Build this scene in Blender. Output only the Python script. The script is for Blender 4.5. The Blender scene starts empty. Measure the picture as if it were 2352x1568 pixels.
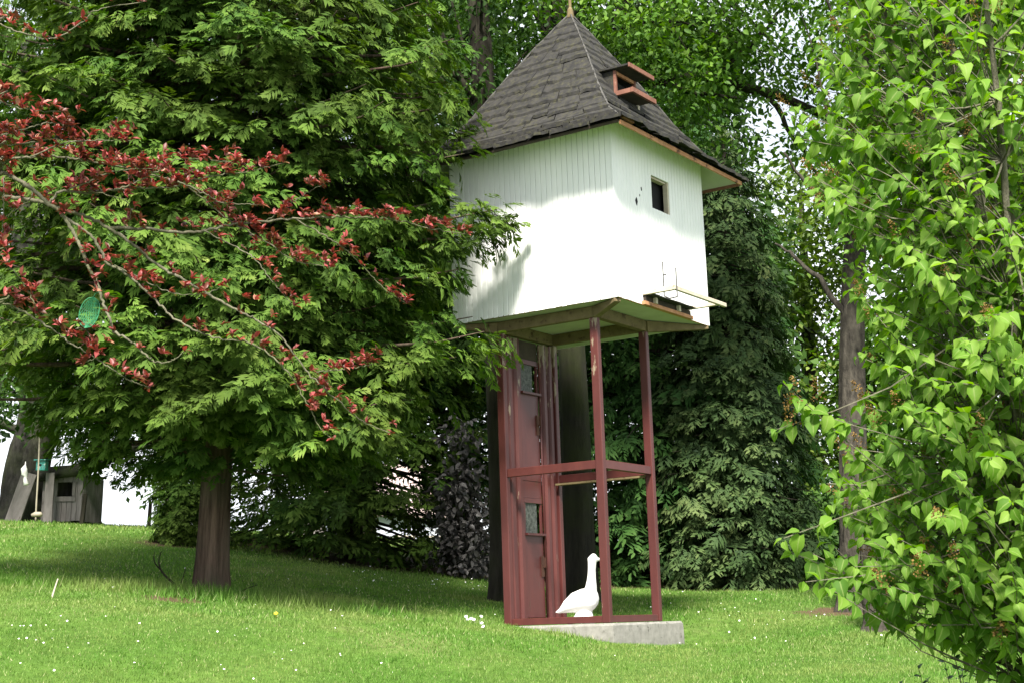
import bpy, math, random
import numpy as np
from mathutils import Vector, Matrix
S = bpy.context.scene
COL = S.collection
R = np.random.default_rng(7)
rad = math.radians

# ------------------------------------------------------------------ camera, sky, sun, exposure
F_PX, W_PX, H_PX, PITCH, ROLL = 3420.1, 2352.0, 1568.0, 0.1861, -0.0116
cp, sp_, cr_, sr_ = math.cos(PITCH), math.sin(PITCH), math.cos(ROLL), math.sin(ROLL)
cam_d = bpy.data.cameras.new('camera')
cam = bpy.data.objects.new('camera', cam_d)
COL.objects.link(cam)
cam_d.sensor_width = 36
cam_d.lens = 36 * F_PX / W_PX
cam_d.clip_start = 0.1
cam_d.clip_end = 3000
_right, _up0, _fwd = Vector((1, 0, 0)), Vector((0, -sp_, cp)), Vector((0, cp, sp_))
_r = cr_ * _right - sr_ * _up0
_u = sr_ * _right + cr_ * _up0
cam.matrix_world = Matrix(((_r.x, _u.x, -_fwd.x, 0), (_r.y, _u.y, -_fwd.y, 0), (_r.z, _u.z, -_fwd.z, 0), (0, 0, 0, 1)))
S.camera = cam

SUN_EL, SUN_AZ = rad(50), rad(4)          # azimuth measured from straight behind the camera, towards the left
to_sun = Vector((-math.sin(SUN_AZ) * math.cos(SUN_EL), -math.cos(SUN_AZ) * math.cos(SUN_EL), math.sin(SUN_EL)))
wd = bpy.data.worlds.new('World')
S.world = wd
wd.use_nodes = True
nt = wd.node_tree
nt.nodes.clear()
sky = nt.nodes.new('ShaderNodeTexSky')
sky.sky_type = 'NISHITA'
sky.sun_disc = False
sky.sun_elevation = SUN_EL
sky.sun_rotation = math.pi + SUN_AZ
sky.air_density = 1.0
sky.dust_density = 1.5
sky.ozone_density = 1.0
bg = nt.nodes.new('ShaderNodeBackground')
bg.inputs['Strength'].default_value = 0.062
wo = nt.nodes.new('ShaderNodeOutputWorld')
# thin white cloud over the blue, closing to white haze near the horizon all round
_tc = nt.nodes.new('ShaderNodeTexCoord')
_nz = nt.nodes.new('ShaderNodeTexNoise')
_nz.inputs['Scale'].default_value = 3.2
_nz.inputs['Detail'].default_value = 7
_nz.inputs['Roughness'].default_value = .6
nt.links.new(_tc.outputs['Generated'], _nz.inputs['Vector'])
_sx = nt.nodes.new('ShaderNodeSeparateXYZ')
nt.links.new(_tc.outputs['Generated'], _sx.inputs[0])
_mr = nt.nodes.new('ShaderNodeMapRange')
_mr.inputs[1].default_value, _mr.inputs[2].default_value, _mr.inputs[3].default_value, _mr.inputs[4].default_value = .02, .32, .55, 0
nt.links.new(_sx.outputs[2], _mr.inputs[0])
_ad = nt.nodes.new('ShaderNodeMath')
nt.links.new(_nz.outputs[0], _ad.inputs[0])
nt.links.new(_mr.outputs[0], _ad.inputs[1])
_rp = nt.nodes.new('ShaderNodeValToRGB')
_rp.color_ramp.elements[0].position, _rp.color_ramp.elements[0].color = .36, (.45, .45, .45, 1)
_rp.color_ramp.elements[1].position, _rp.color_ramp.elements[1].color = .70, (1, 1, 1, 1)
nt.links.new(_ad.outputs[0], _rp.inputs[0])
_mx = nt.nodes.new('ShaderNodeMix')
_mx.data_type = 'RGBA'
nt.links.new(_rp.outputs[0], _mx.inputs[0])
nt.links.new(sky.outputs[0], _mx.inputs[6])
_mx.inputs[7].default_value = (9.6, 10.0, 10.4, 1)
nt.links.new(_mx.outputs[2], bg.inputs['Color'])
nt.links.new(bg.outputs[0], wo.inputs['Surface'])
sun_d = bpy.data.lights.new('sun', 'SUN')
sun_d.energy = 5.0
sun_d.angle = rad(11)
sun_d.color = (1.0, 0.95, 0.87)
sun = bpy.data.objects.new('sun', sun_d)
COL.objects.link(sun)
sun.rotation_euler = to_sun.to_track_quat('Z', 'Y').to_euler()
S.view_settings.view_transform = 'Standard'
S.view_settings.look = 'None'
S.view_settings.gamma = 1
S.view_settings.use_curve_mapping = False
S.view_settings.exposure = 1.42
S.render.engine = 'CYCLES'
S.cycles.max_bounces = 6
S.cycles.diffuse_bounces = 3
S.cycles.transmission_bounces = 3
S.cycles.glossy_bounces = 2
S.cycles.use_denoising = True


# ------------------------------------------------------------------ helpers
def at(px, py, D):
    """point at depth D (metres along +Y) seen at survey pixel (px, py) of the 2352x1568 reference"""
    a, b = px - W_PX / 2, py - H_PX / 2
    u = cr_ * a - sr_ * b
    v = sr_ * a + cr_ * b
    x, y, z = u / F_PX, 1.0, -v / F_PX
    wy, wz = y * cp - z * sp_, y * sp_ + z * cp
    return Vector((x / wy * D, D, wz / wy * D))


def ground_z(x, y):
    x = np.asarray(x, float)
    y = np.asarray(y, float)
    kx = [-30, -13, -5, -3.6, -2, 0, 1.2, 2.5, 4.5, 8, 30]
    kz = [.60, .45, .30, .26, .12, -.08, -.13, -.12, -.06, 0, 0]
    zx = sum(np.interp(x + o, kx, kz) for o in (-.8, -.4, 0, .4, .8)) / 5
    # broad lawn, rising to a ridge about 40 m away, with a hollow by the footing
    yy = np.minimum(y, 42 + 0 * y)
    back = zx + 0.085 * (yy - 17) - np.where(y > 38, 0.0105 * (np.clip(y, 38, 50) - 38) ** 2 * 0.35, 0) - 0.09 * np.clip(y - 50, 0, 80)
    back = back - .29 * np.exp(-((x - 2.1) ** 2 + (y - 18) ** 2) / 1.21) - .09 * np.exp(-((x - 1.55) ** 2 + (y - 17.0) ** 2) / .5)
    back = back + .40 * np.exp(-((y - 28) / 6.0) ** 2) / (1 + np.exp((x + 4.3) / .9))
    # bank falling to the camera, crest runs obliquely past the tower
    t = np.clip((x + 5) / 7.0, -1, 1.3)
    yc = 14.3 + 2.3 * t
    sl = 0.165 * (1 - np.clip(t, 0, 1)) ** 0.8
    d = yc - y
    soft = 0.35 * np.log1p(np.exp(np.clip(d / 0.35, -40, 40)))
    z = back - sl * soft
    z = z + 0.012 * np.sin(x * 1.7 + y * .6) + 0.010 * np.sin(y * 1.3 - x * .8)
    return np.where(z < -1.55, -1.55 - 0.15 * np.tanh((-1.55 - z) * .3), z)


def gz(x, y):
    return float(ground_z(x, y))


def link(o, parent=None):
    COL.objects.link(o)
    if parent is not None:
        o.parent = parent
    return o


def tag(o, label=None, cat=None, group=None, kind=None):
    if label: o['label'] = label
    if cat: o['category'] = cat
    if group: o['group'] = group
    if kind: o['kind'] = kind
    return o


def thing(name, label, cat, loc=(0, 0, 0), group=None, rotz=0):
    o = bpy.data.objects.new(name, None)
    o.empty_display_size = .2
    COL.objects.link(o)
    o.location = loc
    o.rotation_euler = (0, 0, rotz)
    return tag(o, label, cat, group)


def np_mesh(name, V, F, mats, attrs=None, midx=None, smooth=False):
    V = np.asarray(V, np.float32)
    F = np.asarray(F, np.int32)
    me = bpy.data.meshes.new(name)
    k = F.shape[1]
    me.vertices.add(len(V))
    me.vertices.foreach_set('co', V.ravel())
    me.loops.add(F.size)
    me.loops.foreach_set('vertex_index', F.ravel())
    me.polygons.add(len(F))
    me.polygons.foreach_set('loop_start', np.arange(0, F.size, k, dtype=np.int32))
    for m in (mats if isinstance(mats, (list, tuple)) else [mats]):
        me.materials.append(m)
    if midx is not None:
        me.polygons.foreach_set('material_index', np.asarray(midx, np.int32))
    me.update(calc_edges=True)
    if smooth:
        me.polygons.foreach_set('use_smooth', np.ones(len(F), bool))
    for n, arr in (attrs or {}).items():
        a = me.attributes.new(n, 'FLOAT', 'POINT')
        a.data.foreach_set('value', np.asarray(arr, np.float32))
    return me


def np_obj(name, V, F, mats, parent=None, attrs=None, midx=None, smooth=False):
    return link(bpy.data.objects.new(name, np_mesh(name, V, F, mats, attrs, midx, smooth)), parent)


class MB:
    def __init__(s):
        s.v, s.f = [], []

    def add(s, vs, fs):
        b = len(s.v)
        s.v += [tuple(v) for v in vs]
        s.f += [tuple(b + i for i in f) for f in fs]
        return s

    def box(s, lo, hi):
        x0, y0, z0 = lo
        x1, y1, z1 = hi
        return s.add([(x0, y0, z0), (x1, y0, z0), (x1, y1, z0), (x0, y1, z0), (x0, y0, z1), (x1, y0, z1), (x1, y1, z1), (x0, y1, z1)],
                     [(0, 3, 2, 1), (4, 5, 6, 7), (0, 1, 5, 4), (1, 2, 6, 5), (2, 3, 7, 6), (3, 0, 4, 7)])

    def beam(s, p0, p1, w, h, up=(0, 0, 1), w1=None, h1=None):
        p0, p1 = Vector(p0), Vector(p1)
        d = (p1 - p0).normalized()
        sd = d.cross(Vector(up)).normalized()
        u = sd.cross(d).normalized()
        vs = []
        for p, ww, hh in ((p0, w, h), (p1, w1 or w, h1 or h)):
            for a, b in ((-1, -1), (1, -1), (1, 1), (-1, 1)):
                vs.append(p + sd * a * ww / 2 + u * b * hh / 2)
        return s.add(vs, [(0, 1, 2, 3), (7, 6, 5, 4), (0, 4, 5, 1), (1, 5, 6, 2), (2, 6, 7, 3), (3, 7, 4, 0)])

    def tube(s, pts, radii, n=8, cap=True):
        pts = [Vector(p) for p in pts]
        if not isinstance(radii, (list, tuple, np.ndarray)): radii = [radii] * len(pts)
        rings = []
        ref = Vector((0.13, 0.37, 0.92))
        for i, p in enumerate(pts):
            d = (pts[min(i + 1, len(pts) - 1)] - pts[max(i - 1, 0)]).normalized()
            if abs(d.dot(ref)) > .95: ref = Vector((0.9, .3, -.2))
            a = d.cross(ref).normalized()
            b = d.cross(a)
            rings.append([p + (a * math.cos(t * 2 * math.pi / n) + b * math.sin(t * 2 * math.pi / n)) * radii[i] for t in range(n)])
        vs = [v for r in rings for v in r]
        fs = []
        for i in range(len(pts) - 1):
            for t in range(n):
                fs.append((i * n + t, i * n + (t + 1) % n, (i + 1) * n + (t + 1) % n, (i + 1) * n + t))
        if cap:
            fs.append(tuple(range(n - 1, -1, -1)))
            fs.append(tuple((len(pts) - 1) * n + t for t in range(n)))
        return s.add(vs, fs)

    def mesh(s, name, mat, smooth=False):
        me = bpy.data.meshes.new(name)
        me.from_pydata(s.v, [], s.f)
        me.materials.append(mat)
        me.update()
        if smooth:
            for p in me.polygons: p.use_smooth = True
        return me

    def build(s, name, mat, parent=None, smooth=False, bevel=0):
        o = link(bpy.data.objects.new(name, s.mesh(name, mat, smooth)), parent)
        if bevel:
            m = o.modifiers.new('edge', 'BEVEL')
            m.width = bevel
            m.segments = 1
            m.limit_method = 'ANGLE'
        return o


def spline(pts, n):
    P = np.array([tuple(p) for p in pts], float)
    P = np.vstack([2 * P[0] - P[1], P, 2 * P[-1] - P[-2]])
    out = []
    segs = len(P) - 3
    for q in np.linspace(0, segs - 1e-6, n):
        i = int(q)
        t = q - i
        a, b, c, d = P[i:i + 4]
        out.append(.5 * ((2 * b) + (-a + c) * t + (2 * a - 5 * b + 4 * c - d) * t * t + (-a + 3 * b - 3 * c + d) * t ** 3))
    return np.array(out)


# ------------------------------------------------------------------ materials
def mat_base(name):
    m = bpy.data.materials.new(name)
    m.use_nodes = True
    n = m.node_tree.nodes
    return m, n, m.node_tree.links, n['Principled BSDF'], n['Material Output']


def ramp(n, stops):
    r = n.new('ShaderNodeValToRGB')
    e = r.color_ramp.elements
    while len(e) < len(stops): e.new(.5)
    for i, (p, c) in enumerate(stops):
        e[i].position = p
        e[i].color = (*c, 1)
    return r


def noise(n, l, scale, detail=4, rough=.6, vec=None, stretch=None, space='Object'):
    tx = n.new('ShaderNodeTexNoise')
    tx.inputs['Scale'].default_value = scale
    tx.inputs['Detail'].default_value = detail
    tx.inputs['Roughness'].default_value = rough
    tc = n.new('ShaderNodeTexCoord')
    out = tc.outputs[space]
    if stretch:
        mp = n.new('ShaderNodeMapping')
        mp.inputs['Scale'].default_value = stretch
        l.new(out, mp.inputs['Vector'])
        out = mp.outputs[0]
    l.new(out, tx.inputs['Vector'])
    return tx


def mix(n, l, fac, a, b, blend='MIX'):
    m = n.new('ShaderNodeMix')
    m.data_type = 'RGBA'
    m.blend_type = blend
    for s, v in ((0, fac), (6, a), (7, b)):
        if hasattr(v, 'is_output') or hasattr(v, 'links'):
            l.new(v, m.inputs[s])
        elif s == 0:
            m.inputs[0].default_value = v
        else:
            m.inputs[s].default_value = (*v, 1)
    return m.outputs[2]


def bump(n, l, bs, h, strength=.5, dist=.01):
    b = n.new('ShaderNodeBump')
    b.inputs['Strength'].default_value = strength
    b.inputs['Distance'].default_value = dist
    l.new(h, b.inputs['Height'])
    l.new(b.outputs[0], bs.inputs['Normal'])


def leaf_mat(name, stops, transl=.3, rough=.5, spec=.35, patch=None, attr='rnd', back=None, rib=None):
    m, n, l, bs, out = mat_base(name)
    at_ = n.new('ShaderNodeAttribute')
    at_.attribute_name = attr
    if attr == 'object':
        oi = n.new('ShaderNodeObjectInfo')
        src = oi.outputs['Random']
    else:
        src = at_.outputs['Fac']
    r = ramp(n, stops)
    l.new(src, r.inputs[0])
    c = r.outputs[0]
    if patch:
        tx = noise(n, l, patch[0], 2, space='Object')
        rr = ramp(n, [(.4, (0, 0, 0)), (.65, (1, 1, 1))])
        l.new(tx.outputs[0], rr.inputs[0])
        mm = n.new('ShaderNodeMath')
        mm.operation = 'MULTIPLY'
        mm.inputs[1].default_value = patch[2]
        l.new(rr.outputs[0], mm.inputs[0])
        c = mix(n, l, mm.outputs[0], c, patch[1])
    if back:
        ge = n.new('ShaderNodeNewGeometry')
        c = mix(n, l, ge.outputs['Backfacing'], c, back)
    if rib:
        ra = n.new('ShaderNodeAttribute')
        ra.attribute_name = 'rib'
        rr2 = ramp(n, [(.86, (0, 0, 0)), (.97, (.6, .6, .6))])
        l.new(ra.outputs['Fac'], rr2.inputs[0])
        c = mix(n, l, rr2.outputs[0], c, rib)
    l.new(c, bs.inputs['Base Color'])
    bs.inputs['Roughness'].default_value = rough
    bs.inputs['Specular IOR Level'].default_value = spec
    tr = n.new('ShaderNodeBsdfTranslucent')
    hs = n.new('ShaderNodeHueSaturation')
    hs.inputs['Saturation'].default_value = 1.15
    hs.inputs['Value'].default_value = 1.2
    l.new(c, hs.inputs['Color'])
    l.new(hs.outputs[0], tr.inputs[0])
    ms = n.new('ShaderNodeMixShader')
    ms.inputs[0].default_value = transl
    l.new(bs.outputs[0], ms.inputs[1])
    l.new(tr.outputs[0], ms.inputs[2])
    l.new(ms.outputs[0], out.inputs['Surface'])
    return m


def bark_mat(name, dark, light, moss=None, scale=9, stretch=(1, 1, .18), mossamt=.5):
    m, n, l, bs, out = mat_base(name)
    tx = noise(n, l, scale, 6, .7, stretch=stretch)
    r = ramp(n, [(.32, dark), (.68, light)])
    l.new(tx.outputs[0], r.inputs[0])
    c = r.outputs[0]
    if moss:
        t2 = noise(n, l, 1.6, 4, .6)
        r2 = ramp(n, [(.42, (0, 0, 0)), (.62, (mossamt,) * 3)])
        l.new(t2.outputs[0], r2.inputs[0])
        c = mix(n, l, r2.outputs[0], c, moss)
    l.new(c, bs.inputs['Base Color'])
    bs.inputs['Roughness'].default_value = .95
    bs.inputs['Specular IOR Level'].default_value = .15
    bump(n, l, bs, tx.outputs[0], .9, .03)
    return m


def worn_mat(name, base, base2, spots=None, scale=6, rough=.6, thr=(.6, .68), stretch=None, spot_scale=14, bumpd=.004, spec=.3, vgrad=None):
    """painted or bare surface: two-tone noise, optional sharp-edged worn patches"""
    m, n, l, bs, out = mat_base(name)
    tx = noise(n, l, scale, 5, .65, stretch=stretch)
    r = ramp(n, [(.3, base), (.7, base2)])
    l.new(tx.outputs[0], r.inputs[0])
    c = r.outputs[0]
    h = tx.outputs[0]
    if spots:
        t2 = noise(n, l, spot_scale, 6, .7, stretch=stretch)
        f = t2.outputs[0]
        if vgrad:   # more wear towards one height (object z), a stain with a place of its own
            tc = n.new('ShaderNodeTexCoord')
            sx = n.new('ShaderNodeSeparateXYZ')
            l.new(tc.outputs['Object'], sx.inputs[0])
            mr = n.new('ShaderNodeMapRange')
            mr.inputs[1].default_value, mr.inputs[2].default_value = vgrad[0], vgrad[1]
            mr.inputs[3].default_value, mr.inputs[4].default_value = 0, vgrad[2]
            l.new(sx.outputs[2], mr.inputs[0])
            ad = n.new('ShaderNodeMath')
            l.new(f, ad.inputs[0])
            l.new(mr.outputs[0], ad.inputs[1])
            f = ad.outputs[0]
        r2 = ramp(n, [(thr[0], (0, 0, 0)), (thr[1], (1, 1, 1))])
        l.new(f, r2.inputs[0])
        c = mix(n, l, r2.outputs[0], c, spots)
        h = r2.outputs[0]
    l.new(c, bs.inputs['Base Color'])
    bs.inputs['Roughness'].default_value = rough
    bs.inputs['Specular IOR Level'].default_value = spec
    if bumpd: bump(n, l, bs, h, .4, bumpd)
    return m


M = {}
M['white_paint'] = worn_mat('white_paint', (.74, .75, .74), (.82, .82, .80), (.60, .60, .53), scale=3, thr=(.66, .78), spot_scale=5, stretch=(1, 1, .25), rough=.55, bumpd=.001)
M['wall_backing'] = worn_mat('wall_backing', (.16, .16, .14), (.24, .24, .2), bumpd=0)
M['red_paint'] = worn_mat('red_paint', (.058, .014, .013), (.090, .023, .019), (.060, .023, .016), scale=5, thr=(.62, .7), spot_scale=11, stretch=(1, 1, .3), rough=.42, spec=.4, bumpd=.002)
M['red_paint_chipped'] = worn_mat('red_paint_chipped', (.058, .014, .013), (.090, .023, .019), (.24, .19, .13), scale=5, thr=(.66, .70), spot_scale=9, stretch=(1, 1, .22), rough=.45, spec=.4, bumpd=.002, vgrad=(2.3, 3.5, .16))
M['red_wood'] = worn_mat('red_wood', (.13, .055, .036), (.22, .10, .068), (.42, .33, .25), scale=9, thr=(.62, .68), spot_scale=20, rough=.7)
M['orange_wood'] = worn_mat('orange_wood', (.33, .15, .07), (.50, .27, .14), (.10, .05, .03), scale=7, thr=(.57, .66), spot_scale=8, rough=.75)
M['pale_wood'] = worn_mat('pale_wood', (.40, .34, .25), (.54, .49, .40), (.24, .14, .07), scale=8, thr=(.62, .72), spot_scale=12, rough=.7)
M['rust_beam'] = worn_mat('rust_beam', (.10, .075, .035), (.17, .13, .065), (.055, .03, .018), scale=9, thr=(.55, .66), spot_scale=7, rough=.85)
M['soffit'] = worn_mat('soffit', (.38, .39, .33), (.47, .48, .42), (.24, .25, .16), scale=3, thr=(.62, .8), spot_scale=4, rough=.8, bumpd=.001)
M['dark_wood'] = worn_mat('dark_wood', (.03, .024, .018), (.06, .045, .032), rough=.9)
M['hole_shade'] = worn_mat('hole_shade', (.01, .01, .01), (.016, .016, .016), rough=.9, bumpd=0)  # near-black colour that paints the shade inside openings
M['shingle'] = worn_mat('shingle', (.011, .011, .011), (.036, .034, .031), (.055, .053, .026), scale=9, thr=(.5, .74), spot_scale=16, rough=.9, bumpd=.006)
M['hip'] = worn_mat('hip', (.03, .03, .028), (.11, .105, .095), (.02, .02, .02), scale=18, thr=(.55, .62), spot_scale=22, rough=.9)
M['concrete'] = worn_mat('concrete', (.17, .165, .145), (.27, .26, .235), (.06, .06, .045), scale=11, thr=(.60, .70), spot_scale=9, rough=.95, bumpd=.008)
M['plaster'] = worn_mat('plaster', (.78, .77, .74), (.84, .83, .80), (.6, .57, .5), scale=9, thr=(.7, .82), spot_scale=8, rough=.6, bumpd=.002)
M['grey_board'] = worn_mat('grey_board', (.11, .10, .09), (.22, .20, .19), (.09, .075, .06), scale=10, thr=(.6, .7), spot_scale=14, stretch=(1, 1, .2), rough=.9)
M['rusty_iron'] = worn_mat('rusty_iron', (.05, .022, .015), (.09, .04, .025), rough=.8)
M['rope'] = worn_mat('rope', (.20, .18, .13), (.30, .27, .20), bumpd=0)
M['metal_rod'] = worn_mat('metal_rod', (.04, .04, .04), (.08, .075, .07), rough=.5)
m, n, l, bs, out = mat_base('dirty_glass')
tx = noise(n, l, 22, 6, .7)
r = ramp(n, [(.42, (.02, .025, .02)), (.66, (.13, .145, .125))])
l.new(tx.outputs[0], r.inputs[0])
l.new(r.outputs[0], bs.inputs['Base Color'])
bs.inputs['Roughness'].default_value = .6
bs.inputs['Transmission Weight'].default_value = .2
M['dirty_glass'] = m

# foliage (own colours: new growth lighter than old)
M['cedar'] = leaf_mat('cedar_foliage', [(0, (.012, .033, .007)), (.36, (.046, .105, .014)), (.70, (.118, .205, .030)), (1, (.26, .33, .08))], .3, .7, .15, patch=(.8, (.06, .062, .012), .4))
M['cypress'] = leaf_mat('cypress_foliage', [(0, (.014, .032, .012)), (.5, (.045, .082, .024)), (.82, (.11, .15, .05)), (1, (.20, .21, .09))], .15, .7, .15)
M['spruce'] = leaf_mat('spruce_foliage', [(0, (.012, .034, .010)), (.5, (.032, .085, .016)), (1, (.085, .16, .035))], .15, .7, .15)
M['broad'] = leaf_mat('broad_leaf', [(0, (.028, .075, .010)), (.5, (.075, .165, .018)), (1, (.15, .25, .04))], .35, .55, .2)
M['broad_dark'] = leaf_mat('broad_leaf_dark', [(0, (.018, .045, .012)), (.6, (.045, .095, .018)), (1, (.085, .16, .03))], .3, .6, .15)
M['broad_yellow'] = leaf_mat('broad_leaf_yellow', [(0, (.045, .085, .012)), (.5, (.10, .17, .022)), (1, (.19, .26, .04))], .4, .5)
M['willow'] = leaf_mat('willow_leaf', [(0, (.09, .15, .05)), (1, (.2, .27, .11))], .4, .5)
M['purple'] = leaf_mat('purple_leaf', [(0, (.030, .028, .026)), (.6, (.07, .066, .062)), (1, (.16, .15, .145))], .15, .45)
M['lilac'] = leaf_mat('lilac_leaf', [(0, (.075, .17, .018)), (.5, (.15, .28, .032)), (1, (.24, .37, .065))], .5, .6, .2, patch=(2.2, (.06, .15, .02), .4), rib=(.30, .38, .12))
M['lilac_one'] = leaf_mat('lilac_leaf_single', [(0, (.085, .185, .020)), (.5, (.155, .29, .034)), (1, (.24, .37, .065))], .5, .6, .2, attr='object', rib=(.30, .38, .12))
PL = [(0, (.075, .034, .016)), (.3, (.125, .042, .026)), (.6, (.215, .044, .040)), (.87, (.36, .075, .072)), (1, (.36, .19, .12))]
M['plum'] = leaf_mat('plum_leaf', PL, .3, .45, .35)
M['plum_one'] = leaf_mat('plum_leaf_single', PL, .3, .45, .35, attr='object')
M['panicle'] = leaf_mat('spent_flower', [(0, (.10, .05, .015)), (1, (.24, .15, .04))], .2, .8)
M['privet'] = leaf_mat('privet_leaf', [(0, (.02, .055, .015)), (1, (.05, .11, .03))], .25, .4)
M['grass'] = leaf_mat('grass_blade', [(0, (.052, .132, .016)), (.5, (.110, .235, .032)), (.84, (.20, .32, .07)), (1, (.48, .46, .26))], .35, .6, .2, patch=(.75, (.28, .31, .10), .45))
M['twig'] = bark_mat('twig_bark', (.07, .065, .045), (.18, .17, .12), scale=30)
M['plum_bark'] = bark_mat('plum_bark', (.075, .07, .045), (.20, .19, .13), (.08, .10, .03), scale=25)
M['cedar_bark'] = bark_mat('cedar_bark', (.022, .014, .010), (.17, .115, .088), (.085, .085, .055), scale=15, stretch=(1, 1, .07), mossamt=.45)
M['dark_bark'] = bark_mat('dark_bark', (.014, .012, .009), (.045, .04, .03), (.03, .034, .014), scale=9)
M['mossy_bark'] = bark_mat('mossy_bark', (.010, .009, .007), (.028, .026, .019), (.022, .027, .009), scale=9, mossamt=.8)
M['grey_bark'] = bark_mat('grey_bark', (.012, .011, .010), (.048, .046, .040), (.07, .08, .04), scale=10, stretch=(1, 1, .5))
M['rough_bark'] = bark_mat('rough_bark', (.016, .014, .012), (.085, .075, .06), scale=16, stretch=(1, 1, .35))

# lawn soil/turf below the blades
m, n, l, bs, out = mat_base('lawn_turf')
t1 = noise(n, l, .45, 4, .6)
t2 = noise(n, l, 9, 6, .75)
r1 = ramp(n, [(.35, (.05, .105, .016)), (.55, (.075, .14, .024)), (.75, (.15, .17, .06))])
l.new(t1.outputs[0], r1.inputs[0])
r2 = ramp(n, [(.3, (.55, .55, .55)), (.7, (1.25, 1.25, 1.25))])
l.new(t2.outputs[0], r2.inputs[0])
c = mix(n, l, 1.0, r1.outputs[0], r2.outputs[0], 'MULTIPLY')
la = n.new('ShaderNodeAttribute')
la.attribute_name = 'litter'
ad = n.new('ShaderNodeMath')
l.new(la.outputs['Fac'], ad.inputs[0])
t3 = noise(n, l, 3.0, 5, .7)
mu = n.new('ShaderNodeMath'); mu.operation = 'MULTIPLY_ADD'
l.new(t3.outputs[0], mu.inputs[0]); mu.inputs[1].default_value = 1.1; mu.inputs[2].default_value = -.55
l.new(mu.outputs[0], ad.inputs[1])
r3 = ramp(n, [(.35, (0, 0, 0)), (.65, (1, 1, 1))])
l.new(ad.outputs[0], r3.inputs[0])
t4 = noise(n, l, 30, 4, .7)
r4 = ramp(n, [(.3, (.045, .030, .016)), (.7, (.13, .095, .055))])
l.new(t4.outputs[0], r4.inputs[0])
c = mix(n, l, r3.outputs[0], c, r4.outputs[0])
l.new(c, bs.inputs['Base Color'])
bs.inputs['Roughness'].default_value = .95
bs.inputs['Specular IOR Level'].default_value = .1
bump(n, l, bs, t2.outputs[0], .8, .03)
M['lawn'] = m


# ------------------------------------------------------------------ the lawn
LITTER = []       # (x, y, radius) of bare needle-littered ground, filled from the tree list below
TREES = dict(cedar=(-3.56, 18.0), thuja=(-5.45, 25.0), conifer2=(-2.85, 27.0), conifer3=(-.98, 28.5), tall1=(-.06, 21.0), tall2=(1.03, 22.0), spruce=(2.75, 27.5),
             cypress=(3.75, 25.5), rough=(4.62, 20.0), old=(-9.75, 30.0))
for k, r_ in (('conifer2', 2.7), ('conifer3', 2.6), ('spruce', 2.4), ('cypress', 1.7), ('rough', 1.1), ('thuja', .9)):
    LITTER.append((*TREES[k], r_))
LITTER += [(-3.7, 16.6, .5), (5.6, 17.8, 1.0), (.9, 26.0, 1.6), (-1.8, 26.5, 1.4), (4.6, 29, 1.2), (-.3, 26.3, 1.2)]


def litter(x, y):
    v = np.zeros_like(np.asarray(x, float))
    for cx, cy, r_ in LITTER:
        v = np.maximum(v, np.clip(1.25 - np.hypot(x - cx, (y - cy) * 1.1) / r_, 0, 1))
    return v


ys = np.concatenate([np.linspace(-12, 10, 30), np.linspace(10.2, 22, 110), np.linspace(22.3, 52, 110), np.linspace(54, 130, 30), np.geomspace(140, 900, 14)])
us = np.linspace(-1, 1, 181)
YY, UU = np.meshgrid(ys, us, indexing='ij')
XX = UU * (14 + np.abs(YY) * .75)
ZZ = ground_z(XX, YY)
V = np.stack([XX, YY, ZZ], -1).reshape(-1, 3)
ny, nx = len(ys), len(us)
ii = np.arange(ny * nx).reshape(ny, nx)
Fq = np.stack([ii[:-1, :-1], ii[:-1, 1:], ii[1:, 1:], ii[1:, :-1]], -1).reshape(-1, 4)
lawn = np_obj('lawn', V, Fq, M['lawn'], attrs={'litter': litter(V[:, 0], V[:, 1])}, smooth=True)
tag(lawn, kind='structure')


# ------------------------------------------------------------------ scatter machinery
def frames(d, nrm):
    d = d / np.linalg.norm(d, axis=1, keepdims=True)
    s = np.cross(nrm, d)
    s /= np.linalg.norm(s, axis=1, keepdims=True) + 1e-9
    n_ = np.cross(d, s)
    return np.stack([d, s, n_], -1)          # columns


def scatter(base_v, base_f, pos, rot, scale):
    base_v = np.asarray(base_v, float)
    base_f = np.asarray(base_f)
    n = len(pos)
    Vv = np.einsum('nij,kj->nki', rot, base_v) * np.asarray(scale).reshape(n, 1, 1) + pos[:, None, :]
    Ff = base_f[None] + (np.arange(n) * len(base_v))[:, None, None]
    return Vv.reshape(-1, 3), Ff.reshape(-1, base_f.shape[1])


def rvec(n):
    v = R.normal(size=(n, 3))
    return v / np.linalg.norm(v, axis=1, keepdims=True)


def kite(p, d, L, w, z0=0.0):
    p, d = np.array(p, float), np.array(d, float)
    d = d / np.linalg.norm(d)
    s = np.array((-d[1], d[0]))
    return [(*p, z0), (*(p + d * L * .45 + s * w), z0), (*(p + d * L), z0), (*(p + d * L * .45 - s * w), z0)]


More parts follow.
